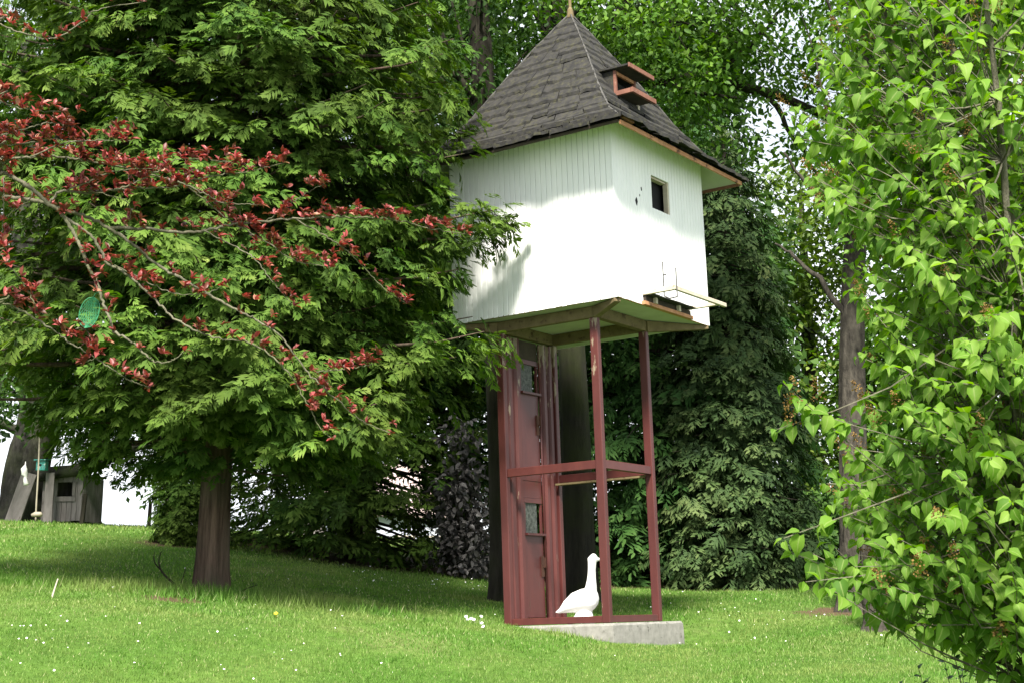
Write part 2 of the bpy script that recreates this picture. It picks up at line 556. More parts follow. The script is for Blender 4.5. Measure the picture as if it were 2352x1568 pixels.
def make_spray(npair=6, sub=2, wid=.055, droop=.28, ang=48, fan=.5, seed=0):
    rr = np.random.default_rng(seed)
    V, Fc, tip = [], [], []

    def addk(q):
        b = len(V)
        V.extend(q)
        Fc.append((b, b + 1, b + 2, b + 3))
    for i in range(npair):
        s = .08 + .86 * i / (npair - 1)
        for sg in (-1, 1):
            a = rad(ang + rr.uniform(-8, 8)) * sg
            L = (fan * (1 - s) ** .75 * (.55 + .9 * min(s * 3, 1) * .5) + .13) * rr.uniform(.5, 1.35)
            if rr.uniform() < .12: continue
            p = np.array((s + rr.uniform(-.03, .03), 0))
            d = np.array((math.cos(a), math.sin(a)))
            addk(kite(p, d, L, wid * rr.uniform(.8, 1.2)))
            for j in range(sub):
                t = .4 + .45 * j / max(sub - 1, 1)
                for s2 in ((sg,) if j == 0 else (sg * -1,)):
                    a2 = a + rad(42) * s2
                    addk(kite(p + d * L * t, (math.cos(a2), math.sin(a2)), L * .42 + .03, wid * .75))
    addk(kite((.82, 0), (1, 0), .24, wid))
    V = np.array(V)
    V[:, 2] = -droop * V[:, 0] ** 2 - .5 * V[:, 1] ** 2 + rr.normal(0, .012, len(V))
    return V, np.array(Fc), np.clip(np.hypot(V[:, 0] * .8, V[:, 1] * 1.3), 0, 1)


SPRAYS = [make_spray(n_, 1, w_, d_, ang=a_, fan=f_, seed=k) for k, (n_, w_, d_, a_, f_) in enumerate(((5, .058, .34, 44, .55), (4, .068, .2, 38, .66), (6, .050, .5, 50, .48), (5, .062, .1, 40, .62), (4, .07, .45, 46, .7)))]
FINE = [make_spray(n_, 0, w_, d_, ang=a_, fan=f_, seed=30 + k) for k, (n_, w_, d_, a_, f_) in enumerate(((6, .075, .34, 46, .56), (5, .085, .2, 40, .66), (7, .065, .5, 52, .5), (6, .08, .1, 42, .62), (5, .085, .6, 48, .7)))]
SPRAY_LO = make_spray(5, 0, .085, .34, ang=44, fan=.55, seed=9)
SPRAY_SP = make_spray(5, 0, .055, .45, ang=52, fan=.5, seed=11)


def tower_local(P):
    d = P - np.array(TN)
    x = d @ np.array([TRR[0], TRR[1], 0]); y = d @ np.array([TL_[0], TL_[1], 0])
    return x, y, d[:, 2]


YAW = .6007
TN = (1.135, 16.985, .0065)
TL_ = (-math.cos(YAW), math.sin(YAW))
TRR = (math.sin(YAW), math.cos(YAW))


def keep_off_tower(P, m=.22):
    x, y, z = tower_local(P)
    x = x + .044 * z * TRR[0]
    y = y + .044 * z * TL_[0]
    inb = (x > -.224 - m) & (x < 2.06 + m) & (y > -.435 - m) & (y < 1.91 + m) & (z > 3.4) & (z < 6.0)
    inr = (x > -.7 - m * .5) & (x < 2.5 + m) & (y > -.8 - m) & (y < 2.3 + m * .5) & (z > 5.4) & (z < 7.9) & (np.maximum(np.abs(x - .92) / 1.6, np.abs(y - .74) / 1.6) < (8.1 - z) / 2.2)
    inl = (x > -.2) & (x < 1.5) & (y > -.2) & (y < 1.65) & (z < 3.6) & (z > -1)
    return ~(inb | inr | inl)


def trunk_mesh(pts, radii, n=28, ridge=.07, nridge=9, seed=1, flare=0.0):
    """tapered trunk with raised bark ridges, one closed mesh"""
    rr = np.random.default_rng(seed)
    P = spline(pts, 46)
    q = np.linspace(0, 1, len(radii))
    Rr = np.interp(np.linspace(0, 1, 46), q, radii)
    th = np.linspace(0, 2 * np.pi, n, endpoint=False)
    ph = rr.uniform(0, 6.28, 8)
    V = []
    for i, p in enumerate(P):
        t = i / 45
        prof = 1 + ridge * (np.abs(np.sin(th * nridge / 2 + ph[0] + 1.2 * np.sin(t * 5 + ph[1]))) - .5) + ridge * .7 * np.sin(th * (nridge + 4) + ph[2] + t * 9) + .05 * np.sin(th * 2 + ph[3] + t * 3)
        fl = 1 + flare * math.exp(-t * 28) * (1 + .35 * np.sin(th * 5 + ph[4]))
        rr_ = Rr[i] * prof * fl + rr.normal(0, ridge * .12 * Rr[i], n)
        V.append(np.stack([p[0] + rr_ * np.cos(th), p[1] + rr_ * np.sin(th), np.full(n, p[2])], -1))
    V = np.concatenate(V)
    ii = np.arange(46 * n).reshape(46, n)
    j = np.roll(ii, -1, 1)
    Fq = np.stack([ii[:-1], j[:-1], j[1:], ii[1:]], -1).reshape(-1, 4)
    return V, Fq


def conifer(name, label, base, height, prof, nbr, per, size, mat, bark, trunk_r, sprays, lat=.35, droop=.10, pitch=(-.55, .05), front=True, start=.06, clear=None, group=None, tipup=.12, seed=3, extra=None, nper=5, spread=1.0):
    """prof: list of (height, radius). Branches leave the trunk all round; sprays sit on their outer part in flat shelves."""
    global R
    Rs, R = R, np.random.default_rng(seed)
    bz = gz(*base) - .05
    root = thing(name, label, 'tree', (base[0], base[1], bz), group)
    pts = [(0, 0, 0), (.02, 0, height * .3), (-.03, .02, height * .65), (0, 0, height * .97)]
    Vt, Ft = trunk_mesh(pts, [trunk_r, trunk_r * .8, trunk_r * .45, .03], n=56, ridge=.10, nridge=17, flare=.25, seed=seed)
    np_obj('trunk', Vt, Ft, bark, root, smooth=True)
    ph, prr = zip(*prof)
    z0, z1 = ph[0], ph[-1]
    dens = np.interp(np.linspace(z0, z1, 400), ph, prr) + .15
    cdf = np.cumsum(dens); cdf /= cdf[-1]
    hz = np.interp((np.arange(nbr) + R.uniform(0, 1, nbr)) / nbr, cdf, np.linspace(z0, z1, 400))
    az = np.arange(nbr) * 2.39996 + R.normal(0, .25, nbr)
    L = np.interp(hz, ph, prr) * R.uniform(.72, 1.06, nbr)
    if extra:
        for (h_, a_, l_) in extra:
            hz = np.append(hz, h_); az = np.append(az, a_); L = np.append(L, l_)
    brm = MB()
    POS, DIR, NRM, SC, RND = [], [], [], [], []
    for h_, a_, l_ in zip(hz, az, L):
        o = np.array((math.cos(a_), math.sin(a_), 0))
        sd = np.array((-o[1], o[0], 0))
        ts = np.linspace(0, 1, 7)
        dz = (-droop * l_ * ts ** 1.5 * 2 + tipup * l_ * ts ** 4)
        axis = np.array([(0, 0, h_)] + [o * l_ * t + np.array((0, 0, h_ + z)) for t, z in zip(ts[1:], dz[1:])])
        wig = R.normal(0, .03 * l_, (7, 1)) * sd
        wig[0] = 0
        axis = axis + np.cumsum(wig, 0) * .6
        brm.tube(axis, np.linspace(.012 + .012 * l_, .006, 7), 5, cap=False)
        facing = (-o[1]) > -.35 or not front
        kc = int(per * (l_ / 3.0) ** 1.1 * (1 if facing else .22)) + 2
        tc = 1 - R.uniform(0, 1, kc) ** 1.3 * .74
        wc = R.normal(0, 1, kc) * lat * l_ * (.28 + .3 * (1 - tc)) + R.normal(0, .08, kc)
        zc = R.normal(0, .07, kc)
        k = kc * nper
        t, w = np.repeat(tc, nper), np.repeat(wc, nper)
        dw_ = R.normal(0, .35, k) * size * spread
        w = w + dw_
        t = np.clip(t + R.normal(0, .25, k) * size * spread / max(l_, .4), .1, 1.03)
        pos = np.stack([np.interp(t, ts, axis[:, c]) for c in range(3)], -1) + w[:, None] * sd
        pos[:, 2] += np.repeat(zc, nper) + R.normal(0, .16, k) * size * spread - np.abs(w) * .25
        yaw = np.repeat(np.clip(wc / (lat * l_ * .3 + .05), -1.6, 1.6) * .55, nper) + np.clip(dw_ / (size * spread), -1, 1) * .8 + R.normal(0, .5, k)
        pit = np.repeat(R.uniform(pitch[0], pitch[1], kc), nper) + R.normal(0, .22, k)
        dr = (np.cos(yaw)[:, None] * o + np.sin(yaw)[:, None] * sd) * np.cos(pit)[:, None]
        dr[:, 2] += np.sin(pit)
        nm = np.tile((0, 0, 1.0), (k, 1)) + .55 * o + R.normal(0, .3, (k, 3))
        POS.append(pos); DIR.append(dr); NRM.append(nm)
        SC.append(size * R.uniform(.5, 1.3, k))
        RND.append(np.full(k, R.uniform(-.12, .12)) + np.repeat(R.normal(0, .08, kc), nper) + R.normal(0, .06, k))
    POS, DIR, NRM, SC, RND = map(np.concatenate, (POS, DIR, NRM, SC, RND))
    wp = POS + np.array((base[0], base[1], bz))
    ok = keep_off_tower(wp) & (wp[:, 2] > ground_z(wp[:, 0], wp[:, 1]) + .1)
    if clear is not None: ok &= clear(wp)
    POS, DIR, NRM, SC, RND = POS[ok], DIR[ok], NRM[ok], SC[ok], RND[ok]
    rot = frames(DIR, NRM)
    which = R.integers(0, len(sprays), len(POS))
    VV, FF, AA = [], [], []
    off = 0
    for w_, (bv, bf, tp) in enumerate(sprays):
        sel = which == w_
        v, f = scatter(bv, bf, POS[sel], rot[sel], SC[sel])
        VV.append(v); FF.append(f + off); off += len(v)
        AA.append(np.clip(.16 + .50 * np.tile(tp, sel.sum()) + np.repeat(RND[sel], len(bv)), 0, 1))
    cr = np_obj('crown', np.concatenate(VV), np.concatenate(FF), mat, root, {'rnd': np.concatenate(AA)})
    tag(brm.build('branches', bark, root, smooth=True), kind='stuff')
    R = Rs
    return root


LEAF4 = (np.array([(0, 0, 0), (.45, .3, .06), (1, 0, -.12), (.45, -.3, .06)]), np.array([(0, 1, 2, 3)]))
LEAF6 = (np.array([(0, 0, 0), (.25, .24, .05), (.6, .25, .02), (1, 0, -.2), (.6, -.25, .02), (.25, -.24, .05), (.5, 0, -.03)]),
         np.array([(0, 6, 2, 1), (6, 3, 3, 2), (0, 5, 4, 6), (6, 4, 3, 3)]))
LEAF6 = (LEAF6[0], np.array([(0, 6, 1), (6, 2, 1), (6, 3, 2), (0, 5, 6), (5, 4, 6), (4, 3, 6)]))


def leaf_cloud(name, parent, C, rad_c, nper, size, mat, base=LEAF4, droop=.5, origin=(0, 0, 0), clear=None, flat=.7):
    n = len(C) * nper
    c = np.repeat(C, nper, 0)
    off = rvec(n) * (R.uniform(0, 1, (n, 1)) ** .5) * rad_c
    off[:, 2] *= flat
    pos = c + off
    tone = np.repeat(R.normal(0, .13, len(C)), nper)
    w = pos + np.array(origin)
    ok = keep_off_tower(w) & (w[:, 2] > ground_z(w[:, 0], w[:, 1]) + .05)
    if clear is not None: ok &= clear(w)
    pos, off, tone = pos[ok], off[ok], tone[ok]
    n = len(pos)
    d = rvec(n) + off / rad_c * .8
    d[:, 2] = d[:, 2] * .5 - droop
    nm = rvec(n) * .8 + np.array((0, -.25, 1.0))
    v, f = scatter(base[0], base[1], pos, frames(d, nm), size * R.uniform(.7, 1.25, n))
    a = np.repeat(np.clip(.45 + tone + R.normal(0, .18, n), 0, 1), len(base[0]))
    return np_obj(name, v, f, mat, parent, {'rnd': a})


def broadleaf(name, label, base, trunk_pts, radii, blobs, rad_c, nper, size, mat, bark, leaf=LEAF4, limbs=(), group=None, seed=1, clear=None, flare=.35, ridge=.07, droop=.5, twigs=25, shell=.35):
    """trunk_pts, blobs and limbs in world coordinates. blobs: (x, y, z, rx, ry, rz, clusters)"""
    global R
    Rs, R = R, np.random.default_rng(seed)
    bz = gz(*base) - .06
    o = Vector((base[0], base[1], bz))
    root = thing(name, label, 'tree', o, group)
    loc = [Vector(p) - o for p in trunk_pts]
    loc[0] = Vector((0, 0, 0))
    Vt, Ft = trunk_mesh(loc, radii, flare=flare, ridge=ridge, seed=seed)
    np_obj('trunk', Vt, Ft, bark, root, smooth=True)
    C = []
    for (x, y, z, rx, ry, rz, k) in blobs:
        q = rvec(k) * (shell + (1 - shell) * R.uniform(0, 1, (k, 1)) ** .5) * np.array((rx, ry, rz))
        C.append(q + np.array((x, y, z)) - np.array(o))
    C = np.concatenate(C)
    b = MB()
    for pts, r0, r1 in limbs:
        P = spline([Vector(p) - o for p in pts], 14)
        P[1:-1] += R.normal(0, .02, (12, 3))
        MB().tube(P, np.linspace(r0, r1, 14), 8).build('limb', bark, root, smooth=True)
    tp = np.array(loc[-1])
    for k in R.choice(len(C), min(twigs, len(C)), replace=False):
        c = C[k]
        t = R.uniform(.45, 1)
        P0 = np.array(spline(loc, 20)[int(t * 19)])
        mid = P0 * .45 + c * .55 + np.array((0, 0, .15 * np.linalg.norm(c - P0)))
        P = spline([P0, mid, c], 8)
        b.tube(P, np.linspace(.03, .005, 8), 5, cap=False)
    if b.v: tag(b.build('twigs', bark, root, smooth=True), kind='stuff')
    leaf_cloud('crown', root, C, rad_c, nper, size, mat, leaf, origin=o, clear=clear, droop=droop)
    R = Rs
    return root


# ------------------------------------------------------------------ the pigeon tower (local axes: x along one side away from the camera, y along the other, z up)
tower = thing('pigeon_house', 'white boarded pigeon house with shingled pyramid roof raised on red steel posts', 'pigeon house')
_x = Vector((TRR[0], TRR[1], 0)); _y = Vector((TL_[0], TL_[1], 0)); _z = Vector((-.0439, .0029, 1.0)).normalized()
_x = (_x - _z * _x.dot(_z)).normalized(); _y = _z.cross(_x)
TM = Matrix(((_x.x, _y.x, _z.x, TN[0]), (_x.y, _y.y, _z.y, TN[1]), (_x.z, _y.z, _z.z, TN[2]), (0, 0, 0, 1)))
tower.matrix_world = TM
PB, PA, ZP, ZR = 1.237, 1.444, 3.5, 1.843          # plan of the legs, leg height, middle rail
WX0, WX1, WY0, WY1, WZ0, WZ1 = -.224, 2.063, -.435, 1.911, 3.648, 5.765


def part(name, mb, mat, parent=tower, smooth=False, bevel=0, label=None):
    o = mb.build(name, M[mat], parent, smooth, bevel)
    if label: o['label'] = label
    return o


pw, pd = .105, .075
for k, (x, y) in enumerate(((0, 0), (PB - pd, 0), (PB - pd, PA - pw), (0, PA - pw))):
    part('post', MB().box((x, y, 0), (x + pd, y + pw, ZP)), 'red_paint_chipped', bevel=.008)
rl = [((.012, pw + .001, ZR - .1), (pd - .012, PA - pw - .001, ZR)), ((pd + .001, .012, ZR - .1), (PB - pd - .001, pw - .03, ZR)),
      ((PB - pd + .012, pw + .001, ZR - .1), (PB - .012, PA - pw - .001, ZR)), ((.012, pw + .001, .004), (pd - .012, PA - pw - .001, .082)),
      ((pd + .001, .012, .004), (PB - pd - .001, pw - .03, .082)), ((PB - pd + .012, pw + .001, .004), (PB - .012, PA - pw - .001, .082)),
      ((pd + .001, PA - pw + .012, .004), (PB - pd - .001, PA - .03, .082))]
for a, b in rl:
    part('rail', MB().box(a, b), 'red_paint', bevel=.005)
part('ledge', MB().box((PB - pd - .09, pw + .002, ZR - .135), (PB - pd + .010, PA - pw - .002, ZR - .112)), 'rust_beam')
part('rail', MB().box((.437, PA - .049, ZR - .104), (.853, PA - .012, ZR + .002)), 'red_paint', bevel=.004)
# ribbed sheet panels either side of the doors


def ribbed(x0, x1, z0, z1, y, n, depth=.035):
    mb = MB()
    xs, ysv = [], []
    w = (x1 - x0) / n
    for k in range(n):
        a = x0 + k * w
        for fx, d in ((0, 0), (.30, 0), (.42, -depth), (.80, -depth), (.92, 0)):
            xs.append(a + fx * w); ysv.append(y + d)
    xs.append(x1); ysv.append(y)
    vs = [(x, yy, z) for z in (z0, z1) for x, yy in zip(xs, ysv)]
    vs += [(x, yy + .012, z) for z in (z0, z1) for x, yy in zip(xs, ysv)]
    N = len(xs)
    fs = []
    for k in range(N - 1):
        fs += [(k, k + 1, N + k + 1, N + k), (2 * N + k + 1, 2 * N + k, 3 * N + k, 3 * N + k + 1),
               (k + 1, k, 2 * N + k, 2 * N + k + 1), (N + k, N + k + 1, 3 * N + k + 1, 3 * N + k)]
    return mb.add(vs, fs)


yd = PA - .045
part('sheet_panel', ribbed(pd + .003, .43, .085, ZP - .02, yd, 2), 'red_paint_chipped')
part('sheet_panel', ribbed(.88, PB - pd - .003, .085, ZP - .02, yd, 2), 'red_paint_chipped')
for z0, z1, zw0, zw1 in ((.09, ZR - .105, 1.13, 1.47), (ZR + .003, 3.24, 2.87, 3.19)):
    d = MB().box((.445, yd, z0), (.845, yd + .03, zw0 - .03))
    dr = part('door', d, 'red_paint', bevel=.004)
    part('sill', MB().box((.437, yd - .045, zw0 - .055), (.853, yd - .003, zw0 - .028)), 'red_paint', dr)
    fr = MB()
    fr.box((.445, yd + .002, zw0 - .027), (.475, yd + .028, zw1)).box((.815, yd + .002, zw0 - .027), (.845, yd + .028, zw1)).box((.445, yd - .004, zw1 + .002), (.845, yd + .03, zw1 + .06))
    part('window_frame', fr, 'red_paint', dr)
    part('pane', MB().box((.478, yd + .012, zw0 - .024), (.735, yd + .017, zw1 - .003)), 'dirty_glass', dr)
    zh = zw0 - .42
    part('handle', MB().box((.775, yd - .014, zh - .13), (.83, yd - .002, zh + .12)).box((.80, yd - .05, zh - .02), (.82, yd - .015, zh + .0)).box((.79, yd - .06, zh - .02), (.80, yd - .04, zh + .1)), 'rusty_iron', dr)
    if zw1 < ZR:
        part('top_panel', MB().box((.445, yd, zw1 + .063), (.845, yd + .03, z1)), 'red_paint', dr)
part('transom', MB().box((.445, yd + .004, 3.255), (.845, yd + .03, ZP - .02)), 'dark_wood')
part('bolt_rail', MB().tube([(.862, yd - .012, .1), (.862, yd - .012, ZP - .05)], .013, 8), 'red_paint_chipped', smooth=True)
# beams and floor of the box
z0b, z1b = ZP + .002, WZ0 - .012
bw = .095
bm = [((0, 0, z0b), (pd, PA, z1b)), ((PB - pd, 0, z0b), (PB, PA, z1b)), ((pd + .002, 0, z0b + .002), (PB - pd - .002, bw, z1b)), ((pd + .002, PA - bw, z0b + .002), (PB - pd - .002, PA, z1b))]
for a, b in bm: part('beam', MB().box(a, b), 'rust_beam', bevel=.006)
for p0, p1 in (((.02, .02), (WX0 + .03, WY0 + .03)), ((PB - .03, .02), (WX1 - .03, WY0 + .03)), ((.02, PA - .03), (WX0 + .03, WY1 - .03)), ((PB - .03, PA - .03), (WX1 - .03, WY1 - .03))):
    part('outrigger', MB().beam((*p0, z1b - .075), (*p1, z1b - .026), .085, .14, h1=.045), 'rust_beam', bevel=.006)
part('floor', MB().box((WX0 + .025, WY0 + .025, WZ0 - .010), (WX1 - .025, WY1 - .025, WZ0 + .03)), 'soffit')
part('edge_trim', MB().box((WX0 + .024, WY0 + .003, WZ0 - .016), (WX1 - .024, WY0 + .022, WZ0 + .0)), 'orange_wood')
part('edge_trim', MB().box((WX0 + .003, WY0 + .003, WZ0 - .016), (WX0 + .022, WY1 - .003, WZ0 + .0)), 'rust_beam')


def wall(axis, fixed, sgn, a0, a1, width, hole=None):
    """boarded wall; axis 0: boards march along x at y=fixed, axis 1: along y at x=fixed. sgn: outward direction"""
    th = .018
    inn = fixed - sgn * th
    bk = MB()
    lo, hi = min(inn - sgn * .012, inn), max(inn - sgn * .012, inn)

    def bx(mb, u0, u1, v0, v1, z0, z1):
        if axis == 0: mb.box((u0, v0, z0), (u1, v1, z1))
        else: mb.box((v0, u0, z0), (v1, u1, z1))
    if hole:
        h0, h1, hz0, hz1 = hole
        bx(bk, a0 + .03, h0, lo, hi, WZ0 + .032, WZ1); bx(bk, h1, a1 - .03, lo, hi, WZ0 + .032, WZ1)
        bx(bk, h0, h1, lo, hi, WZ0 + .032, hz0); bx(bk, h0, h1, lo, hi, hz1, WZ1)
    else:
        bx(bk, a0 + .03, a1 - .03, lo, hi, WZ0 + .032, WZ1)
    w = part('wall', bk, 'wall_backing')
    nb = round((a1 - a0) / width)
    bwid = (a1 - a0) / nb
    for k in range(nb):
        u0, u1 = a0 + k * bwid + .002, a0 + (k + 1) * bwid - .002
        off = R.uniform(0, .0016)
        f0, f1 = min(inn, fixed + sgn * off) + (.0005 if sgn < 0 else .0005), max(inn, fixed + sgn * off)
        f0, f1 = (fixed + sgn * off, inn - .0004) if sgn < 0 else (inn + .0004, fixed + sgn * off)
        zb = WZ0 - .012 + R.uniform(-.003, .003)
        spans = [(zb, WZ1)]
        if hole and u1 > hole[0] and u0 < hole[1]:
            spans = [(zb, hole[2])] + [(hole[3], WZ1)]
            if u0 < hole[0] - .012 or u1 > hole[1] + .012:
                spans = [(zb, WZ1)]
        for a, b in spans:
            q = MB()
            # board with chamfered long edges
            c = .006
            prof = [(u0, inn_ := (f1 if sgn < 0 else f0)), (u0, fixed + sgn * off - sgn * c), (u0 + c, fixed + sgn * off), (u1 - c, fixed + sgn * off), (u1, fixed + sgn * off - sgn * c), (u1, inn_)]
            vs = [((u, v, z) if axis == 0 else (v, u, z)) for z in (a, b) for u, v in prof]
            fs = [(i, (i + 1) % 6, 6 + (i + 1) % 6, 6 + i) for i in range(6)] + [tuple(range(5, -1, -1)), tuple(range(6, 12))]
            q.add(vs, fs)
            part('board', q, 'white_paint', w)
    return w


WIN = (.655, 1.185, 4.885, 5.30)
wR = wall(0, WY0, -1, WX0 + .02, WX1, .076, WIN)
wL = wall(1, WX0, -1, WY0 + .02, WY1, .075)
for a, b in (((WX1 - .012, WY0 + .004, WZ0 - .01), (WX1 - .001, WY1, WZ1)), ((WX0 + .004, WY1 - .012, WZ0 - .01), (WX1 - .014, WY1 - .001, WZ1))):
    part('rear_wall', MB().box(a, b), 'white_paint')
part('corner_trim', MB().box((WX0 - .004, WY0 - .004, WZ0 - .014), (WX0 + .019, WY0 + .019, WZ1)), 'white_paint', bevel=.004)
wf = part('window', MB().box((WIN[0] + .002, WY0 + .03, WIN[2]), (WIN[0] + .02, WY0 + .10, WIN[3])).box((WIN[1] - .062, WY0 + .012, WIN[2] + .001), (WIN[1] - .002, WY0 + .07, WIN[3] - .001))
          .box((WIN[0] + .021, WY0 + .03, WIN[3] - .022), (WIN[1] - .064, WY0 + .10, WIN[3] - .001)), 'pale_wood', label='unglazed square window opening with pale frame')
part('interior_shade_block', MB().box((WX0 + .35, WY0 + .13, WZ0 + .1), (WX1 - .2, WY1 - .2, WZ1 - .1)), 'hole_shade')  # black block added inside, painting the shade seen through the window
for cx, cz, r_ in ((.30, 4.88, .042), (.44, 5.06, .02), (.39, 4.97, .012)):
    q = MB()
    aa = np.linspace(0, 2 * np.pi, 11)[:-1]
    rr_ = r_ * R.uniform(.5, 1.25, 10)
    vs = [(cx + rr_[i] * math.cos(a) * .75, WY0 - .0035, cz + rr_[i] * math.sin(a) * 1.2) for i, a in enumerate(aa)] + [(cx + .8 * rr_[i] * math.cos(a) * .75, WY0 + .012, cz + .8 * rr_[i] * math.sin(a) * 1.2) for i, a in enumerate(aa)]
    q.add(vs, [tuple(range(10)), tuple(range(19, 9, -1))] + [(i, 10 + i, 10 + (i + 1) % 10, (i + 1) % 10) for i in range(10)])
    part('broken_hole_shade', q, 'hole_shade')  # near-black plate on the boards, its colour is the shade of a hole

# landing board low on the window wall
fx0, fx1, fz = .33, 1.50, 3.745
yo = WY0 - .40
lf = part('landing_frame', MB().box((fx0, yo, fz), (fx0 + .045, WY0 - .005, fz + .055)), 'pale_wood', bevel=.004)
part('side_arm', MB().box((fx1 - .045, yo, fz), (fx1, WY0 - .005, fz + .045)), 'pale_wood', lf, bevel=.004)
part('front_bar', MB().box((fx0 - .005, yo - .042, fz + .003), (fx1 + .16, yo - .002, fz + .052)), 'pale_wood', lf, bevel=.004)
part('slot_board', MB().box((fx0 - .02, WY0 - .05, WZ0 - .02), (fx1 + .02, WY0 - .004, WZ0 + .022)), 'orange_wood', lf)
part('slot_board', MB().box((fx0 + .02, WY0 - .035, WZ0 + .024), (fx1 - .02, WY0 - .004, WZ0 + .085)), 'dark_wood', lf)
for x in (fx0 + .20, fx0 + .78):
    part('bracket', MB().box((x, WY0 - .075, WZ0 + .02), (x + .045, WY0 - .036, WZ0 + .10)), 'pale_wood', lf)
sl = MB()
for k in range(14):
    xx = fx0 + .03 + k * (fx1 - fx0 - .1) / 14
    sl.box((xx, WY0 - .14, WZ0 + .087 + R.uniform(0, .006)), (xx + .075, WY0 - .005, WZ0 + .098 + R.uniform(0, .006)))
part('slate_strip', sl, 'shingle', lf)
for pts in ([(fx0 + .02, yo + .12, fz - .05), (fx0 + .02, yo + .12, fz + .36)], [(fx0 + .02, yo - .05, fz - .09), (fx0 + .02, yo - .05, fz + .26)],
            [(fx0 + .02, yo + .12, fz - .05), (fx0 + .02, yo + .05, fz - .09), (fx0 + .02, yo - .05, fz - .085)], [(fx0 + .02, yo + .12, fz + .2), (fx0 + .06, yo + .10, fz + .21)]):
    part('wire', MB().tube(pts, .008, 6), 'metal_rod', lf)

# roof: bell-cast pyramid
EX0, EX1, EY0, EY1, EZ, AZ = -.656, 2.495, -.798, 2.274, 5.565, 7.743
CX, CY, HX, HY = (EX0 + EX1) / 2, (EY0 + EY1) / 2, (EX1 - EX0) / 2, (EY1 - EY0) / 2
HH, DD = np.array([0, .2, .4, .6, .8, 1.0]), np.array([0, .215, .44, .685, .885, 1.0])


def drop(h): return np.interp(h, HH, DD)


def roof_pt(face, h, s, lift=0.0):
    """face 0: y-min, 1: x-min, 2: y-max, 3: x-max; h 0 apex..1 eave, s -1..1 along the course"""
    z = AZ - drop(h) * (AZ - EZ) + lift * .8
    hh = h * (1 + lift * .5)
    if face == 0: return (CX + s * hh * HX, CY - hh * HY, z)
    if face == 2: return (CX - s * hh * HX, CY + hh * HY, z)
    if face == 1: return (CX - hh * HX, CY - s * hh * HY, z)
    return (CX + hh * HX, CY + s * hh * HY, z)


deck = MB()
hs = np.linspace(.02, 1, 13)
for f_ in range(4):
    for a, b in zip(hs[:-1], hs[1:]):
        deck.add([roof_pt(f_, a, -1), roof_pt(f_, a, 1), roof_pt(f_, b, 1), roof_pt(f_, b, -1)], [(0, 3, 2, 1)])
roof = part('roof', deck, 'shingle')
NC = 17
edges = np.linspace(.035, 1.012, NC + 1)
count = 0
for f_ in (1, 0, 2, 3):
    for c in range(NC):
        h0, h1 = edges[c], edges[c + 1]
        Lw = 2 * h1 * HX
        k = max(1, int(round(Lw / R.uniform(.30, .46) * (1 if f_ < 2 else 1.9))))
        cuts = np.sort(np.concatenate([[-1, 1], -1 + 2 * (np.arange(1, k) + R.uniform(-.28, .28, k - 1)) / k])) if k > 1 else np.array([-1, 1])
        for s0, s1 in zip(cuts[:-1], cuts[1:]):
            g = .004 / max(h1, .1)
            n_ = 6
            ss = np.linspace(s0 + g, s1 - g, n_)
            lift0 = .004 + R.uniform(0, .003)
            lift1 = .034 + R.uniform(0, .020)
            dz = R.normal(0, .009)
            wav = R.normal(0, .0045, n_)
            top = [roof_pt(f_, max(h0 - .012, .02), s, lift0) for s in ss]
            bot = [roof_pt(f_, h1 + .010 + dz + wav[i], s, lift1 + abs(R.normal(0, .005))) for i, s in enumerate(ss)]
            thk = .034 + R.uniform(0, .012)
            botl = [(p[0], p[1], p[2] - thk) for p in bot]
            vs = top + bot + botl
            fs = []
            for i in range(n_ - 1):
                fs += [(i + 1, i, n_ + i, n_ + i + 1), (n_ + i + 1, n_ + i, 2 * n_ + i, 2 * n_ + i + 1)]
            fs += [(0, 2 * n_, n_), (n_ - 1, 2 * n_ - 1, 3 * n_ - 1)]
            part('shingle', MB().add(vs, fs), 'shingle', roof)
            count += 1
for sx, sy in ((-1, -1), (1, -1), (-1, 1), (1, 1)):
    hv = np.linspace(.015, 1.0, 26)
    P = [(CX + sx * h * HX * 1.01, CY + sy * h * HY * 1.01, AZ - drop(h) * (AZ - EZ) + .028 + R.normal(0, .004)) for h in hv]
    part('hip_cap', MB().tube(P, .012 * np.ones(26) * R.uniform(.7, 1.3, 26), 6), 'hip', roof)
part('finial', MB().tube([(CX, CY, AZ - .05), (CX, CY, AZ + .06), (CX + .003, CY, AZ + .1), (CX, CY, AZ + 1.1)], [.05, .04, .020, .017], 8), 'rust_beam', roof)
# soffit ring and fascia
ez = EZ - .012
sf = MB()
zi = 5.755
o_ = [(EX0 + .02, EY0 + .02), (EX1 - .02, EY0 + .02), (EX1 - .02, EY1 - .02), (EX0 + .02, EY1 - .02)]
i_ = [(WX0 - .006, WY0 - .006), (WX1 + .004, WY0 - .006), (WX1 + .004, WY1 + .004), (WX0 - .006, WY1 + .004)]
sf.add([(*p, ez - .012) for p in o_] + [(*p, zi) for p in i_] + [(*p, ez) for p in o_] + [(*p, zi + .014) for p in i_],
       [(k, (k + 1) % 4, 4 + (k + 1) % 4, 4 + k) for k in range(4)] + [(8 + (k + 1) % 4, 8 + k, 12 + k, 12 + (k + 1) % 4) for k in range(4)] + [(4 + k, 4 + (k + 1) % 4, 12 + (k + 1) % 4, 12 + k) for k in range(4)])
part('soffit', sf, 'soffit', roof)
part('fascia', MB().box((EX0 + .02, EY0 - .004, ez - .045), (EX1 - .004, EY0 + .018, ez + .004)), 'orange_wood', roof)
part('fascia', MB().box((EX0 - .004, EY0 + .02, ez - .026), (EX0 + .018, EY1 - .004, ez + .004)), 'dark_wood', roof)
part('fascia', MB().box((EX1 - .018, EY0 + .02, ez - .05), (EX1 + .004, EY1 - .02, ez + .004)), 'red_wood', roof)
